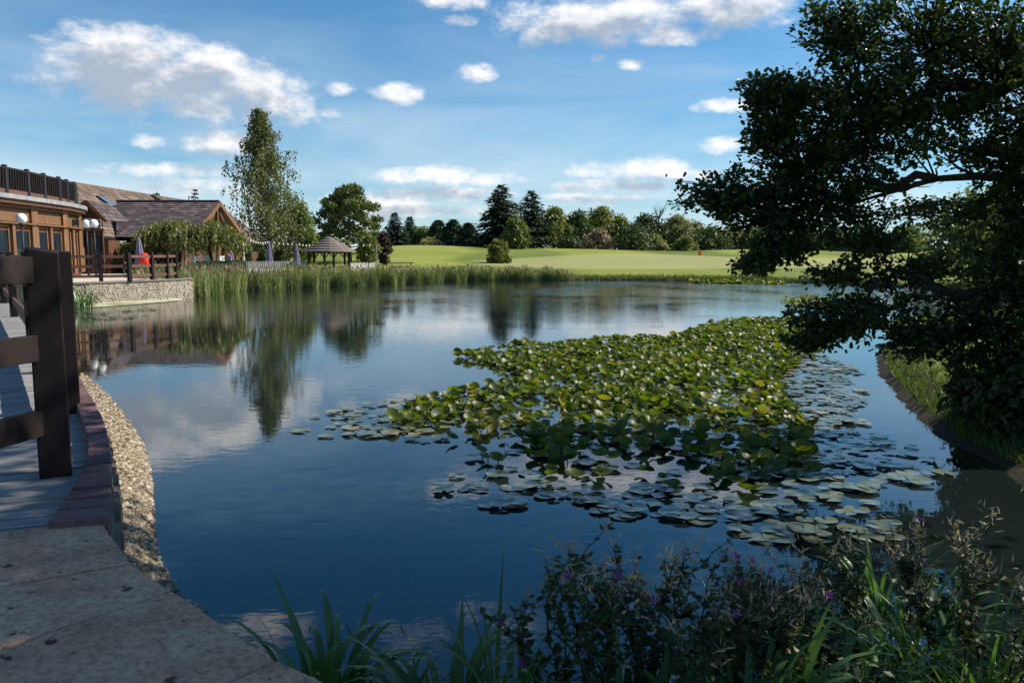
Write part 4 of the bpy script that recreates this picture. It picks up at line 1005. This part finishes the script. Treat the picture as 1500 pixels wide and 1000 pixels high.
# weeping tree on the terrace
def weeping(px0, px1, top, d, label, z0):
    a, b = Q(px0, top, d), Q(px1, top, d); W = b.x - a.x; cx = (a.x + b.x) / 2; r = empty('weeping_tree', (cx, d, z0)); tag(r, label, 'tree'); H = a.z - z0
    cr, tr = MB(), MB(); P_, Fw, Nn, S_ = [], [], [], []
    for ox in (-W * .22, W * .2): limb(tr, (ox * .9, 0, 0), (ox, 0, H * .72), .13, .07, 7, .1)
    for k in range(120):
        ang = random.random() * 6.283; rad = math.sqrt(random.random()); ex, ey = rad * W / 2 * math.cos(ang), rad * 1.9 * math.sin(ang)
        two = max(math.exp(-((ex + W * .2) / (W * .26)) ** 2), math.exp(-((ex - W * .24) / (W * .22)) ** 2))
        zt = H * (.58 + .42 * two * (1 - rad ** 2 * .5)) * random.uniform(.9, 1.02); c = Vector((ex, ey, zt)); sx = -W * .22 if ex < 0 else W * .2
        limb(tr, (sx, 0, H * .68), c, .035, .012, 4, .12, 3)
        for j in range(9):
            o = c + Vector((random.uniform(-.45, .45), random.uniform(-.3, .3), random.uniform(-.2, .12))); ln = random.uniform(.4, 1.15); out_ = Vector((ex, ey, 0)).normalized() * .25; nl = int(ln * 14)
            for s in range(nl):
                f = s / nl; p = o + out_ * f + Vector((random.uniform(-.05, .05), random.uniform(-.05, .05), -ln * f * f - .1 * f))
                if p.z < .15: continue
                P_.append(tuple(p)); Fw.append((random.uniform(-.5, .5), random.uniform(-.5, .5), -1)); Nn.append(tuple(rdir(1)[0] + np.array([0, -.3, .4]))); S_.append(random.uniform(.12, .22))
    scatter(cr, DIAMOND[0], DIAMOND[1], np.array(P_), np.array(Fw), np.array(Nn), np.array(S_)); tr.build('trunk', M['bark'], r, smooth=True); cr.build('crown', M['weep'], r)
weeping(206, 350, 318, 46, 'broad weeping tree with drooping pale foliage in front of the plum tiled roof', .85)

# clipped hedges
def hedge(a, b, h, w, label):
    a, b = Vector(a), Vector(b); hd = empty('hedge', a); tag(hd, label, 'hedge'); L = (b - a).length; n = int(L * 420); d = (b - a).normalized(); nr = Vector((-d.y, d.x, 0))
    u = rng.random((n, 3)); face = rng.random(n); y = np.where(face < .35, 0, np.where(face < .5, 1, u[:, 1])); z = np.where(face > .5, 1, u[:, 2])
    pos = u[:, :1] * np.array(b - a)[None] + ((y - .5) * w)[:, None] * np.array(nr)[None] + np.stack([0 * z, 0 * z, z * h], 1) + rng.normal(size=(n, 3)) * .03
    m_ = MB(); scatter(m_, DIAMOND[0], DIAMOND[1], pos, rdir(n), rdir(n) + np.array([[.2, -.3, .6]]), rng.uniform(.06, .12, n)); m_.build('foliage', M['hedge'], hd)
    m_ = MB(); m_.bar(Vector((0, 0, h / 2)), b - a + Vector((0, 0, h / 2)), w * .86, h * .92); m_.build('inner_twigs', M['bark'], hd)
q0, q1 = Q(266, 372, 40.5), Q(352, 372, 49); hedge((q0.x, 40.5, .6), (q1.x, 49, .6), .85, .7, 'low clipped dark hedge between the terrace fence and the reeds')
q0, q1 = Q(150, 372, 44.5), Q(262, 372, 47); hedge((q0.x, 44.5, .85), (q1.x, 47, .85), .62, .5, 'low clipped hedge at the back of the terrace')

# ---------------------------------------------------------------- reeds
def reeds():
    line = [Vector(p) for p in ((-14.45, 35.6, 0), (-14.7, 38.6, 0), (-14.3, 41.4, 0), (-12.2, 45.0, 0), (-7.9, 50.4, 0), (-2.4, 57.6, 0), (1.5, 58.2, 0), (5.3, 58.2, 0))]; sp = spline(line, 200); P_ = np.array([tuple(p) for p in sp]); n = 19000
    k = rng.random(n) * 199.9; ki = k.astype(int); kf = (k - ki)[:, None]; p = P_[ki] * (1 - kf) + P_[ki + 1] * kf; td = P_[np.minimum(ki + 3, 200)] - P_[np.maximum(ki - 3, 0)]; td /= np.linalg.norm(td, axis=1, keepdims=True)
    nr = np.stack([-td[:, 1], td[:, 0], 0 * td[:, 0]], 1); u = k / 200; depth = rng.random(n) ** 1.2 * (2.6 - 1.2 * u)
    wob = .35 * np.sin(k * .35) + .25 * np.sin(k * .9 + 1)
    p = p + nr * (depth + wob * .6 - .1)[:, None]; clump = .82 + .18 * np.sin(k * .55) * np.sin(k * .21 + 2); H = (1.62 - .62 * u) * clump * rng.uniform(.62, 1.08, n)
    H *= np.where(u > .93, np.maximum(.3, (1 - u) / .07), 1); p[:, 2] = -.05
    T = [(-.5, 0, 0), (.5, 0, 0), (.42, .45, .01), (-.42, .45, .01), (.28, .8, .06), (-.28, .8, .06), (0, 1.0, .15)]; TF = [(0, 1, 2, 3), (3, 2, 4, 5), (5, 4, 6)]
    mb = MB(); fw = np.stack([rng.normal(0, .13, n), rng.normal(0, .13, n), np.ones(n)], 1); scatter(mb, T, TF, p, fw, rdir(n) * [1, 1, .1], np.stack([rng.uniform(.016, .04, n), H, H], 1))
    root = empty('reed_bed', (-8, 50, 0)); tag(root, 'dense bed of tall green reeds lining the far shore', 'reeds', kind='stuff')
    o = child(mb.build('blades', M['reed']), root); o['kind'] = 'stuff'
    m = 2600; idx = rng.choice(n, m, False); pp = p[idx] + fw[idx] * (H[idx] * .93)[:, None]; mb = MB()
    Tp = [(0, 0, 0), (.5, .35, .1), (.2, 1, 0), (-.3, .75, -.1), (-.45, .3, .05)]; scatter(mb, Tp, [(0, 1, 2, 3, 4)], pp, fw[idx] + rdir(m) * .35, rdir(m), np.stack([rng.uniform(.05, .1, m), rng.uniform(.16, .3, m), rng.uniform(.05, .1, m)], 1))
    o = child(mb.build('plumes', M['reedhead']), root); o['kind'] = 'stuff'
reeds()
def grass_patch(name, n, fn, hmin, hmax, mat, label, wid=.012):
    p = fn(n); n = len(p); H = rng.uniform(hmin, hmax, n); T = [(-.5, 0, 0), (.5, 0, 0), (.35, .55, .06), (-.35, .55, .06), (0, 1, .25)]
    mb = MB(); scatter(mb, T, [(0, 1, 2, 3), (3, 2, 4)], p, np.stack([rng.normal(0, .4, n), rng.normal(0, .4, n), np.ones(n)], 1), rdir(n) * [1, 1, .1], np.stack([rng.uniform(.6, 1.5, n) * wid, H, H], 1)); tag(mb.build(name, M[mat]), label, 'grass', kind='stuff')
def bank_pts(n):
    y = 3.5 + rng.random(n) ** 1.3 * 22; i = np.interp(y, [3, 5.2, 7, 8.2, 10, 13, 15.6, 18, 21.6, 26], [3.2, 4.45, 4.55, 4.6, 5.1, 6.1, 7.2, 9.1, 12, 16]); x = i + .12 + rng.random(n) ** 1.5 * 5; sd = pond_sd(x, y); ok = sd > .1; x, y = x[ok], y[ok]; return np.stack([x, y, ground(x, y) - .01], 1)
grass_patch('bank_grass', 34000, bank_pts, .05, .17, 'lawn', 'short grass growing on the bank under the oak')
def far_edge(n):
    t = rng.random(n); x = 4 + t * 19; y = np.interp(x, [4, 10, 18, 22.4, 23], [58.8, 58.1, 55.6, 50, 44]) + rng.random(n) * .9; return np.stack([x, y, ground(x, y) - .02], 1)
grass_patch('shore_grass', 5000, far_edge, .08, .3, 'lawn', 'rough grass along the far bank of the pond', .03)
# spiky plant at the foot of the terrace wall
def blade_mesh(L, bend, w, seg=6, twist=.3):
    V = []; 
    for i in range(seg + 1):
        t = i / seg; a = bend * t ** 1.4; ww = w * (1 - t ** 2.2) * (.75 + .5 * min(1, t * 3)) / 2 + .0006; y = L * (math.sin(a) / max(bend, .01) if bend > .05 else t * .05); z = L * t * (1 - .28 * (a / 1.6) ** 2) if bend < 2.4 else L * (t - .55 * t * t)
        y = L * .62 * t * math.sin(a * .75); z = L * t * math.cos(a * .62); c, s = math.cos(twist * t), math.sin(twist * t)
        V += [(-ww * c, y - ww * s, z), (0, y + .18 * ww, z - .12 * ww), (ww * c, y + ww * s, z)]
    Fc = []
    for i in range(seg):
        b = i * 3; Fc += [(b, b + 1, b + 4, b + 3), (b + 1, b + 2, b + 5, b + 4)]
    m_ = MB(); m_.add(V, Fc); return m_
def blade_set(mat, w, key, n=9, bmin=.25, bmax=1.9):
    out_ = []
    for i in range(n):
        b = blade_mesh(1.0, bmin + (bmax - bmin) * i / (n - 1), w * random.uniform(.8, 1.15), 7, random.uniform(-.7, .7)); out_.append(b.mesh(key, mat, True))
    return out_
iris = blade_set(M['blade'], .034, 'blade', 9, .45, 2.3); sedge = blade_set(M['blade'], .020, 'blade', 9, .5, 2.3)
def clump_plant(name, loc, n, hmin, hmax, rad, meshes, label, cat, lean=(0, 0), spread=.32):
    r = empty(name, loc); tag(r, label, cat)
    for k in range(n):
        a = random.random() * 6.283; q = rad * math.sqrt(random.random()); h = random.uniform(hmin, hmax); m_ = random.choice(meshes)
        o = link('blade', m_, r, (q * math.cos(a), q * math.sin(a), -.03)); o.scale = (random.uniform(.75, 1.2), h, h)
        o.rotation_euler = (-random.uniform(0, spread) + lean[1] * random.random(), lean[0] * random.random(), a - math.pi / 2 + random.uniform(-.5, .5))
    return r
q = G(120, 451, .05); clump_plant('spiky_plant', (q.x, q.y, .03), 70, .7, 1.2, .45, iris, 'spiky green water plant at the foot of the terrace wall', 'plant')

# ================================================================ OAK
oak = empty('oak_tree', (9.0, 8.8, gz(9.0, 8.8) - .1)); tag(oak, 'large dark oak on the bank reaching its leafy boughs over the water', 'tree')
def oak_tree():
    tr, cr, up = MB(), MB(), MB(); base = Vector(oak.location); tk = [base, base + Vector((-.1, .05, 1.6)), base + Vector((-.25, .1, 3.2)), base + Vector((-.5, .0, 5.2)), base + Vector((-.8, -.3, 8.0))]
    tr.tube([p for p in tk], [.42, .34, .30, .22, .10], 12)
    # (px, py, rx, ry, depth, weight) of the leafy boughs
    lobes = [(1330, 50, 150, 90, 9.2, 1.0), (1235, 40, 75, 60, 8.9, .8), (1240, 150, 130, 80, 9.0, 1.1), (1160, 235, 95, 62, 9.0, 1.0), (1140, 155, 50, 45, 8.8, .5), (1060, 285, 84, 36, 8.9, .8), (1118, 185, 48, 38, 8.9, .45), (1112, 128, 34, 24, 8.9, .25), (1120, 315, 80, 30, 9.0, .6),
             (1200, 300, 110, 62, 9.1, 1.1), (1330, 165, 150, 85, 9.4, 1.1), (1450, 90, 130, 120, 9.0, 1.3), (1460, 215, 100, 45, 9.2, .8), (1250, 235, 90, 50, 9.3, .8), (1400, 310, 110, 28, 9.4, .45), (1270, 345, 70, 40, 9.2, .45),
             (1150, 365, 60, 24, 8.8, .5), (1105, 388, 36, 15, 8.8, .3), (1230, 470, 90, 34, 8.7, .8), (1185, 500, 42, 18, 8.6, .35), (1300, 440, 80, 40, 8.9, .32), (1350, 500, 70, 34, 8.6, .6), (1215, 400, 45, 18, 8.8, .2), (1430, 470, 100, 60, 8.6, 1.0),
             (1470, 380, 80, 70, 8.8, .9), (1440, 560, 90, 60, 8.3, .9), (1330, 390, 60, 22, 9.0, .25), (1490, 300, 60, 60, 9.0, .5), (1550, 200, 120, 220, 9.0, 1.6), (1560, 480, 110, 150, 8.6, 1.4)]
    P_, Fw, Nn, S_ = [], [], [], []
    hubs = [(Q(1485, 262, 9.2), .1), (Q(1370, 262, 9.2), .07), (Q(1470, 130, 9.3), .1), (Q(1370, 130, 9.2), .06), (Q(1270, 190, 9.1), .045), (Q(1500, 440, 8.8), .09), (Q(1400, 430, 8.8), .05), (Q(1310, 400, 8.8), .035), (Q(1210, 290, 9.1), .035), (Q(1600, 330, 9.0), .12)]
    for a_, b_, r0, r1 in ((tk[2], 9, .17, .12), (9, 5, .1, .07), (5, 6, .07, .045), (6, 7, .045, .03), (tk[3], 2, .16, .09), (2, 3, .08, .05), (3, 4, .05, .035), (1, 8, .05, .03)):
        limb(tr, a_ if not isinstance(a_, int) else hubs[a_][0], hubs[b_][0], r0, r1, 8, .1, 6, .04)
    for (px, py, rx, ry, d, wgt) in lobes:
        c = Q(px, py, d); RX, RZ = rx * d / F, ry * d / F; RY = max(.45, min(1.1, RX * .8))
        cand = [q for q in hubs if q[0].x > c.x - .1] or hubs; st, rs = min(cand, key=lambda q: (q[0] - c).length)
        bough = limb(tr, st, c + Vector((RX * .2, 0, -.1)), min(rs * .6, .04), .007, 6, .16, 8, .05)
        ntw = int(112 * wgt * (.6 + RX * RZ * .55)) + 12
        for j in range(ntw):
            u = rdir(1)[0]; rr = random.random() ** .42; e = c + Vector((u[0] * RX * rr, u[1] * RY * rr, u[2] * RZ * rr))
            s = bough[random.randint(4, 8)]; s = s.lerp(e, random.uniform(.25, .6)); dirv = (e - s)
            if dirv.length > 1.1: s = e - dirv.normalized() * random.uniform(.5, 1.1); dirv = e - s
            if j % 6 == 0: limb(tr, bough[random.randint(3, 8)], s, .011, .005, 4, .16, 4)
            mid = s.lerp(e, .5) + Vector((random.uniform(-.05, .05), random.uniform(-.05, .05), random.uniform(-.03, .06))); tr.tube([s, mid, e], [.009, .007, .005], 3, False)
            nl = random.randint(16, 26); dn = dirv.normalized() if dirv.length > 1e-4 else Vector((0, 0, 1))
            for q in range(nl):
                f = 1 - random.random() ** 1.6 * .85; p = s.lerp(e, f) + Vector((random.gauss(0, .04), random.gauss(0, .04), random.gauss(0, .036))); v = rdir(1)[0]
                P_.append(tuple(p)); Fw.append((dn.x * .7 + v[0], dn.y * .7 + v[1], dn.z * .7 + v[2] * .7 - .1)); w = rdir(1)[0]; Nn.append((w[0] * .7, w[1] * .7, w[2] * .7 + .7)); S_.append(random.uniform(.045, .09))
    scatter(cr, OAKLOW[0], OAKLOW[1], np.array(P_), np.array(Fw), np.array(Nn), np.array(S_))
    # the main limb that crosses the gap
    a, b = Q(1560, 268, 9.2), Q(1240, 300, 9.2); mid = [Q(1500, 262, 9.2), Q(1430, 258, 9.2), Q(1370, 262, 9.25), Q(1310, 280, 9.2)]; tr.tube([tk[2], a] + mid + [b], [.12, .065, .055, .045, .035, .025, .012], 8)
    for j in range(26):
        s = random.choice(mid); limb(tr, s, s + Vector((random.uniform(-.9, .4), random.uniform(-.4, .4), random.uniform(-.35, .5))), .014, .004, 4, .15, 5)
    # upper crown, above the picture, that shades the near bank
    P_ = []; n = 17000; cen = np.array([6.6, 6.0, 7.2]); rad = np.array([4.2, 4.6, 2.3]); nc = 340; u = rdir(nc); cc_ = cen + u * rad * (rng.random(nc) ** .4)[:, None]
    u = rdir(190); cc_ = np.concatenate([cc_, np.array([5.4, 4.1, 6.5]) + u * np.array([2.6, 1.7, 1.5]) * (rng.random(190) ** .4)[:, None]])
    cc_ = cc_[(cc_[:, 1] - .447 * cc_[:, 0] < 5.9) & (cc_[:, 2] > 2.2 + .36 * np.maximum(cc_[:, 1], 0) + .5)]; per = n // len(cc_); c = np.repeat(cc_, per, 0); m = len(c); v = rdir(m)
    scatter(up, OAKLOW[0], OAKLOW[1], c + v * (.8 * rng.random(m) ** .5)[:, None], rdir(m), rdir(m) + [[0, 0, .8]], rng.uniform(.10, .18, m))
    for k in range(0, len(cc_), 4): limb(tr, tk[3].lerp(tk[4], random.random()), cc_[k], .05, .012, 5, .08, 5)
    child(tr.build('trunk', M['bark'], smooth=True), oak); child(cr.build('crown', M['oak']), oak); child(up.build('crown', M['oak']), oak)
oak_tree()

# ================================================================ WATER LILIES
def disc(cup, n=11, notch=.32, fold=0.0):
    V = [(0, 0, 0)]
    for ring, rr in ((0, .55), (1, 1.0)):
        for k in range(n):
            a = notch + (2 * math.pi - 2 * notch) * k / (n - 1) + math.pi / 2; x, y = rr * math.cos(a), rr * math.sin(a); V.append((x, y, cup * rr * rr + fold * abs(x) * rr + .05 * ring * math.sin(3 * a + fold * 9)))
    Fc = [(0, 1 + k, 2 + k) for k in range(n - 1)] + [(1 + k, 1 + n + k, 2 + n + k, 2 + k) for k in range(n - 1)]; return V, Fc
DISCS = [disc(.03), disc(.35, fold=.10), disc(.5, fold=.35), disc(.25, fold=.5)]
def in_poly(P_, x, y):
    ins = np.zeros(x.shape, bool); n = len(P_)
    for i in range(n):
        ax, ay = P_[i]; bx, by = P_[(i + 1) % n]; ins ^= ((ay > y) != (by > y)) & (x < (bx - ax) * (y - ay) / (by - ay + 1e-12) + ax)
    return ins
def px_poly(pts): return [(G(a, b).x, G(a, b).y) for a, b in pts]
def lily_bed(name, label, up_poly, n_up, flat_polys, nparts, rmin=.042, rmax=.105):
    """raised cupped leaves inside up_poly, floating pads inside flat_polys"""
    recs = []
    def fill(poly, n, flat, clear=0.0):
        A_ = np.array(poly); lo, hi = A_.min(0), A_.max(0); got = 0; tries = 0
        while got < n and tries < 60:
            tries += 1; m = n * 2; x = rng.uniform(lo[0], hi[0], m); y = rng.uniform(lo[1], hi[1], m); ok = in_poly(poly, x, y) & (pond_sd(x, y) < -.15)
            pat = np.sin(x * 2.1 + y * .7) * np.sin(y * 1.7 - x * .6) + .7 * np.sin(x * 5.3) * np.sin(y * 4.1); ok &= rng.random(m) < np.clip(.60 + .48 * pat, .02, 1) * (1 if flat else np.clip((np.hypot(x, y) - 5.2) / 5.5, .22, 1))
            for xx, yy in zip(x[ok][:n - got], y[ok][:n - got]): recs.append((xx, yy, flat)); got += 1
    if up_poly: fill(up_poly, n_up, 0)
    for poly, n in flat_polys: fill(poly, n, 1)
    root = empty(name, (np.mean([r[0] for r in recs]), np.mean([r[1] for r in recs]), 0)); tag(root, label, 'water lilies'); off_ = Vector(root.location)
    recs.sort(key=lambda r: r[0] ** 2 + r[1] ** 2); mass = {0: MB(), 1: MB()}; stalks = MB()
    cache = [[MB(), MB()] for _ in DISCS]
    for i, (V, Fc) in enumerate(DISCS):
        for j, mn in enumerate(('lily', 'pad')): cache[i][j].add(V, Fc); cache[i][j] = cache[i][j].mesh('lily_leaf', M[mn], True)
    up_r = {1: [[], [], [], []], 2: [[], [], [], []], 3: [[], [], [], []], 0: [[], [], [], []]}; lay = 0
    for k, (x, y, flat) in enumerate(recs):
        r = random.uniform(rmin, rmax); a = random.random() * 6.283
        if flat:
            r *= 1.12; kind = 0; z = .006 + .0035 * (k % 9); nrm = np.array([random.gauss(0, .02), random.gauss(0, .02), 1]); mt = 1
        else:
            kind = random.choice((1, 1, 2, 3)); z = random.uniform(.012, .09); tl = min(1.0, abs(random.gauss(0, .6))); ta = random.gauss(-1.9, 1.3); nrm = np.array([math.cos(ta) * tl, math.sin(ta) * tl, 1.0]); mt = 0
        fw = np.array([math.cos(a), math.sin(a), 0.0])
        if k < nparts:
            Mx = frames(fw[None], nrm[None])[0]; o = link('lily_leaf', cache[kind][mt], root); m4 = Matrix(Mx.tolist()).to_4x4(); o.rotation_euler = m4.to_euler(); o.scale = (r, r, r); o.location = Vector((x, y, z)) - off_
        else:
            L_ = up_r[kind]; (L_[0]).append((x, y, z)); L_[1].append(fw); L_[2].append(nrm); L_[3].append(r)
        if not flat and z > .07: stalks.tube([(x + random.uniform(-.05, .05), y + random.uniform(-.05, .05), -.05), (x, y, z)], [.006, .006], 3, False)
    for kind in range(4):
        if up_r[kind][0]: scatter(mass[1 if kind == 0 else 0], DISCS[kind][0], DISCS[kind][1], *[np.array(v) for v in up_r[kind]])
    for j, mn in ((0, 'lily'), (1, 'pad')):
        if mass[j].n: o = child(mass[j].build('leaf_mass', M[mn], smooth=True), root); o['kind'] = 'stuff'
    if stalks.n: o = child(stalks.build('stalks', M['stem']), root); o['kind'] = 'stuff'
main = px_poly([(664, 523), (750, 508), (870, 499), (1000, 493), (1042, 474), (1165, 466), (1225, 482), (1190, 520), (1140, 555), (1150, 590), (1190, 625), (1195, 690), (1130, 728), (1000, 730), (880, 728), (790, 700), (705, 682), (640, 645), (568, 628), (602, 594), (690, 574), (782, 558), (705, 534)])
fl1 = px_poly([(425, 622), (500, 598), (640, 578), (700, 585), (640, 650), (560, 640), (450, 640)]); fl2 = px_poly([(620, 720), (690, 690), (800, 700), (820, 735), (720, 760)])
fl3 = px_poly([(780, 715), (900, 700), (1080, 720), (1200, 650), (1230, 600), (1300, 640), (1420, 690), (1340, 720), (1330, 790), (1200, 800), (1080, 790), (960, 755), (860, 762)]); fl4 = px_poly([(1150, 520), (1200, 520), (1265, 545), (1262, 600), (1235, 650), (1150, 640)])
lily_bed('water_lily_bed', 'wide bed of raised green water lily leaves with floating pads in the open pond', main, 4300, [(fl1, 150), (fl2, 22), (fl3, 200), (fl4, 420), (main, 900)], 300)
b2 = px_poly([(1140, 440), (1180, 434), (1260, 434), (1300, 445), (1290, 458), (1230, 452), (1160, 449)]); lily_bed('water_lily_bed', 'small lily bed in the inlet past the hanging oak leaves', b2, 420, [(b2, 60)], 0)
b3 = px_poly([(1010, 412.5), (1150, 411.5), (1150, 416), (1020, 415)]); lily_bed('water_lily_bed', 'narrow strip of lilies along the far grass bank', b3, 300, [], 0, .12, .2)
b4 = px_poly([(112, 458), (150, 455), (230, 452), (220, 462), (180, 468), (115, 470)]); lily_bed('water_lily_bed', 'thin scatter of pads in front of the terrace wall', None, 0, [(b4, 150)], 0)
b5 = px_poly([(1310, 472), (1400, 462), (1430, 470), (1350, 490), (1300, 492)]); lily_bed('water_lily_bed', 'bright lilies in the corner of the inlet by the oak bank', b5, 260, [(b5, 40)], 0)

# ================================================================ NEAR BANK PLANTS
def nb(px, py, z=.1): p = G(px, py, z); return Vector((p.x, p.y, z))
near = [((475, 1010), 46, .42, .66, .17, iris, 'broad bladed iris clump against the sandstone coping', (0, 0)), ((560, 1065), 26, .35, .5, .2, iris, 'short iris clump low beside the coping slabs', (0, 0)), ((650, 1035), 34, .4, .62, .18, iris, 'iris clump with upright blades between two taller clumps', (0, 0)),
        ((745, 1035), 44, .45, .72, .22, sedge, 'sedge clump with bent tips beside the tall willowherb', (0, 0)), ((930, 1075), 36, .4, .6, .22, iris, 'iris clump at the foot of the willowherb', (0, 0)), ((1090, 1060), 44, .45, .7, .25, iris, 'wide iris clump under the purple flowers', (0, 0)),
        ((1330, 935), 46, .5, .85, .18, sedge, 'long arching sedge swept over the dark water', (0, -.9)), ((1290, 860), 22, .4, .6, .12, sedge, 'thin upright sedge standing in the dark reflection', (0, -.2)), ((1230, 1010), 40, .4, .65, .25, sedge, 'low sedge clump in the undergrowth beneath the arching sedge', (0, -.3)), ((1440, 1010), 44, .45, .75, .28, sedge, 'shaded sedge clump in the darkest corner of the bank', (0, -.4))]
for (px, py), n, h0, h1, rad, ms, lb, ln in near:
    p = nb(px, py); p.z = max(.02, gz(p.x, p.y)); clump_plant('iris_clump' if ms is iris else 'sedge_clump', p, n, h0, h1, rad, ms, lb, 'plant', ln)
def willowherb(px, py, d, ns, hmin, hmax, label, spread=.3, flowers=4):
    p = Q(px, py, d); z0 = max(0.0, gz(p.x, d)); r = empty('willowherb', (p.x, d, z0)); tag(r, label, 'plant'); st, lf, fl, fw_ = MB(), MB(), MB(), MB(); P_, Fd, Nn, S_ = [], [], [], []; fp = []; tips = []
    for k in range(ns):
        a = random.random() * 6.283; b0 = Vector((random.gauss(0, spread * .35), random.gauss(0, .08), 0)); h = random.uniform(hmin, hmax); e = b0 + Vector((random.gauss(0, spread * .45), random.gauss(0, .1), h)); pts = limb(st, b0, e, .006, .0025, 5, .06, 7)
        br = [pts] + [limb(st, pts[j], pts[j] + Vector((random.gauss(0, .1), random.gauss(0, .08), random.uniform(.08, .25))), .003, .0015, 4, .08, 4) for j in (2, 3, 4, 5, 5, 6)]
        for bi, b in enumerate(br):
            for j in range(len(b) - 1):
                for q in range(7 if bi == 0 else 5):
                    t = random.random(); c = b[j].lerp(b[j + 1], t); v = rdir(1)[0]; P_.append(tuple(c)); Fd.append((v[0], v[1], v[2] * .4 + .1)); Nn.append((v[1] * .5, -v[0] * .5, 1)); S_.append(random.uniform(.025, .06) * (1.15 - .4 * c.z / hmax))
            tips.append(b[-1])
    scatter(lf, DIAMOND[0], DIAMOND[1], np.array(P_), np.array(Fd), np.array(Nn), np.array(S_))
    tops = sorted(tips, key=lambda t: -t.z); m = int(len(tops) * .6)
    for t in tops[:m]:
        for q in range(10): fp.append((t.x + random.gauss(0, .014), t.y + random.gauss(0, .014), t.z + random.gauss(0, .03)))
    fp = np.array(fp); scatter(fl, DIAMOND[0], DIAMOND[1], fp, rdir(len(fp)) + [[0, 0, .8]], rdir(len(fp)), np.stack([rng.uniform(.009, .017, len(fp)), rng.uniform(.03, .06, len(fp)), np.full(len(fp), .02)], 1))
    st.build('stems', M['stem'], r); lf.build('leaves', M['herb'], r); fl.build('seed_heads', M['fluff'], r)['kind'] = 'stuff'
    for t in random.sample(tips, min(flowers, len(tips))):
        f = MB(); n = 5
        for k in range(n):
            a = k * 2 * math.pi / n; f.add([(0, 0, 0), (.012 * math.cos(a - .5), .012 * math.sin(a - .5), .006), (.021 * math.cos(a), .021 * math.sin(a), .009), (.012 * math.cos(a + .5), .012 * math.sin(a + .5), .006)], [(0, 1, 2, 3)])
        o = f.build('flower', M['flower'], r, loc=t + Vector((0, -.01, .005))); o.rotation_euler = (random.uniform(.4, 1.3), random.uniform(-.5, .5), 0)
willowherb(850, 960, 3.15, 6, .55, .90, 'tall willowherb with tan seed heads and tiny purple flowers', .24, 4)
willowherb(905, 980, 3.2, 5, .5, .78, 'shorter leafy willowherb crowded against the tall one', .24, 3)
willowherb(985, 985, 3.25, 6, .45, .70, 'willowherb with pale fluffy tops beside the dark reflection', .3, 4)
willowherb(1080, 985, 3.3, 6, .42, .68, 'bushy willowherb with a purple flower under the oak reflection', .32, 4)
willowherb(1190, 985, 3.4, 5, .4, .62, 'leafy willowherb behind the low sedge', .3, 2)
willowherb(1300, 960, 3.9, 5, .4, .62, 'willowherb with a pink flower at the edge of the shaded corner', .3, 3)
willowherb(1420, 990, 3.6, 6, .4, .7, 'dark leafy willowherb in the shaded corner of the bank', .36, 1)
def cover(n):
    x = rng.uniform(-.3, 4.4, n); y = rng.uniform(1.6, 4.6, n); sd = pond_sd(x, y); ok = (sd > -.45) & (sd < 1.2) & (x > .1); x, y = x[ok], y[ok]; return np.stack([x, y, np.maximum(0, ground(x, y)) - .01], 1)
grass_patch('bank_undergrowth', 15000, cover, .08, .34, 'blade', 'dark tangled undergrowth covering the near bank', .012)
n = 9000; c = cover(n * 2)[:n]; m = len(c); c[:, 2] += rng.random(m) ** 1.5 * .36
mb = MB(); scatter(mb, DIAMOND[0], DIAMOND[1], c, rdir(m), rdir(m) + [[0, 0, .8]], rng.uniform(.025, .06, m)); tag(mb.build('bank_leaves', M['herb']), 'small dark leaves of the undergrowth on the near bank', 'undergrowth', kind='stuff')
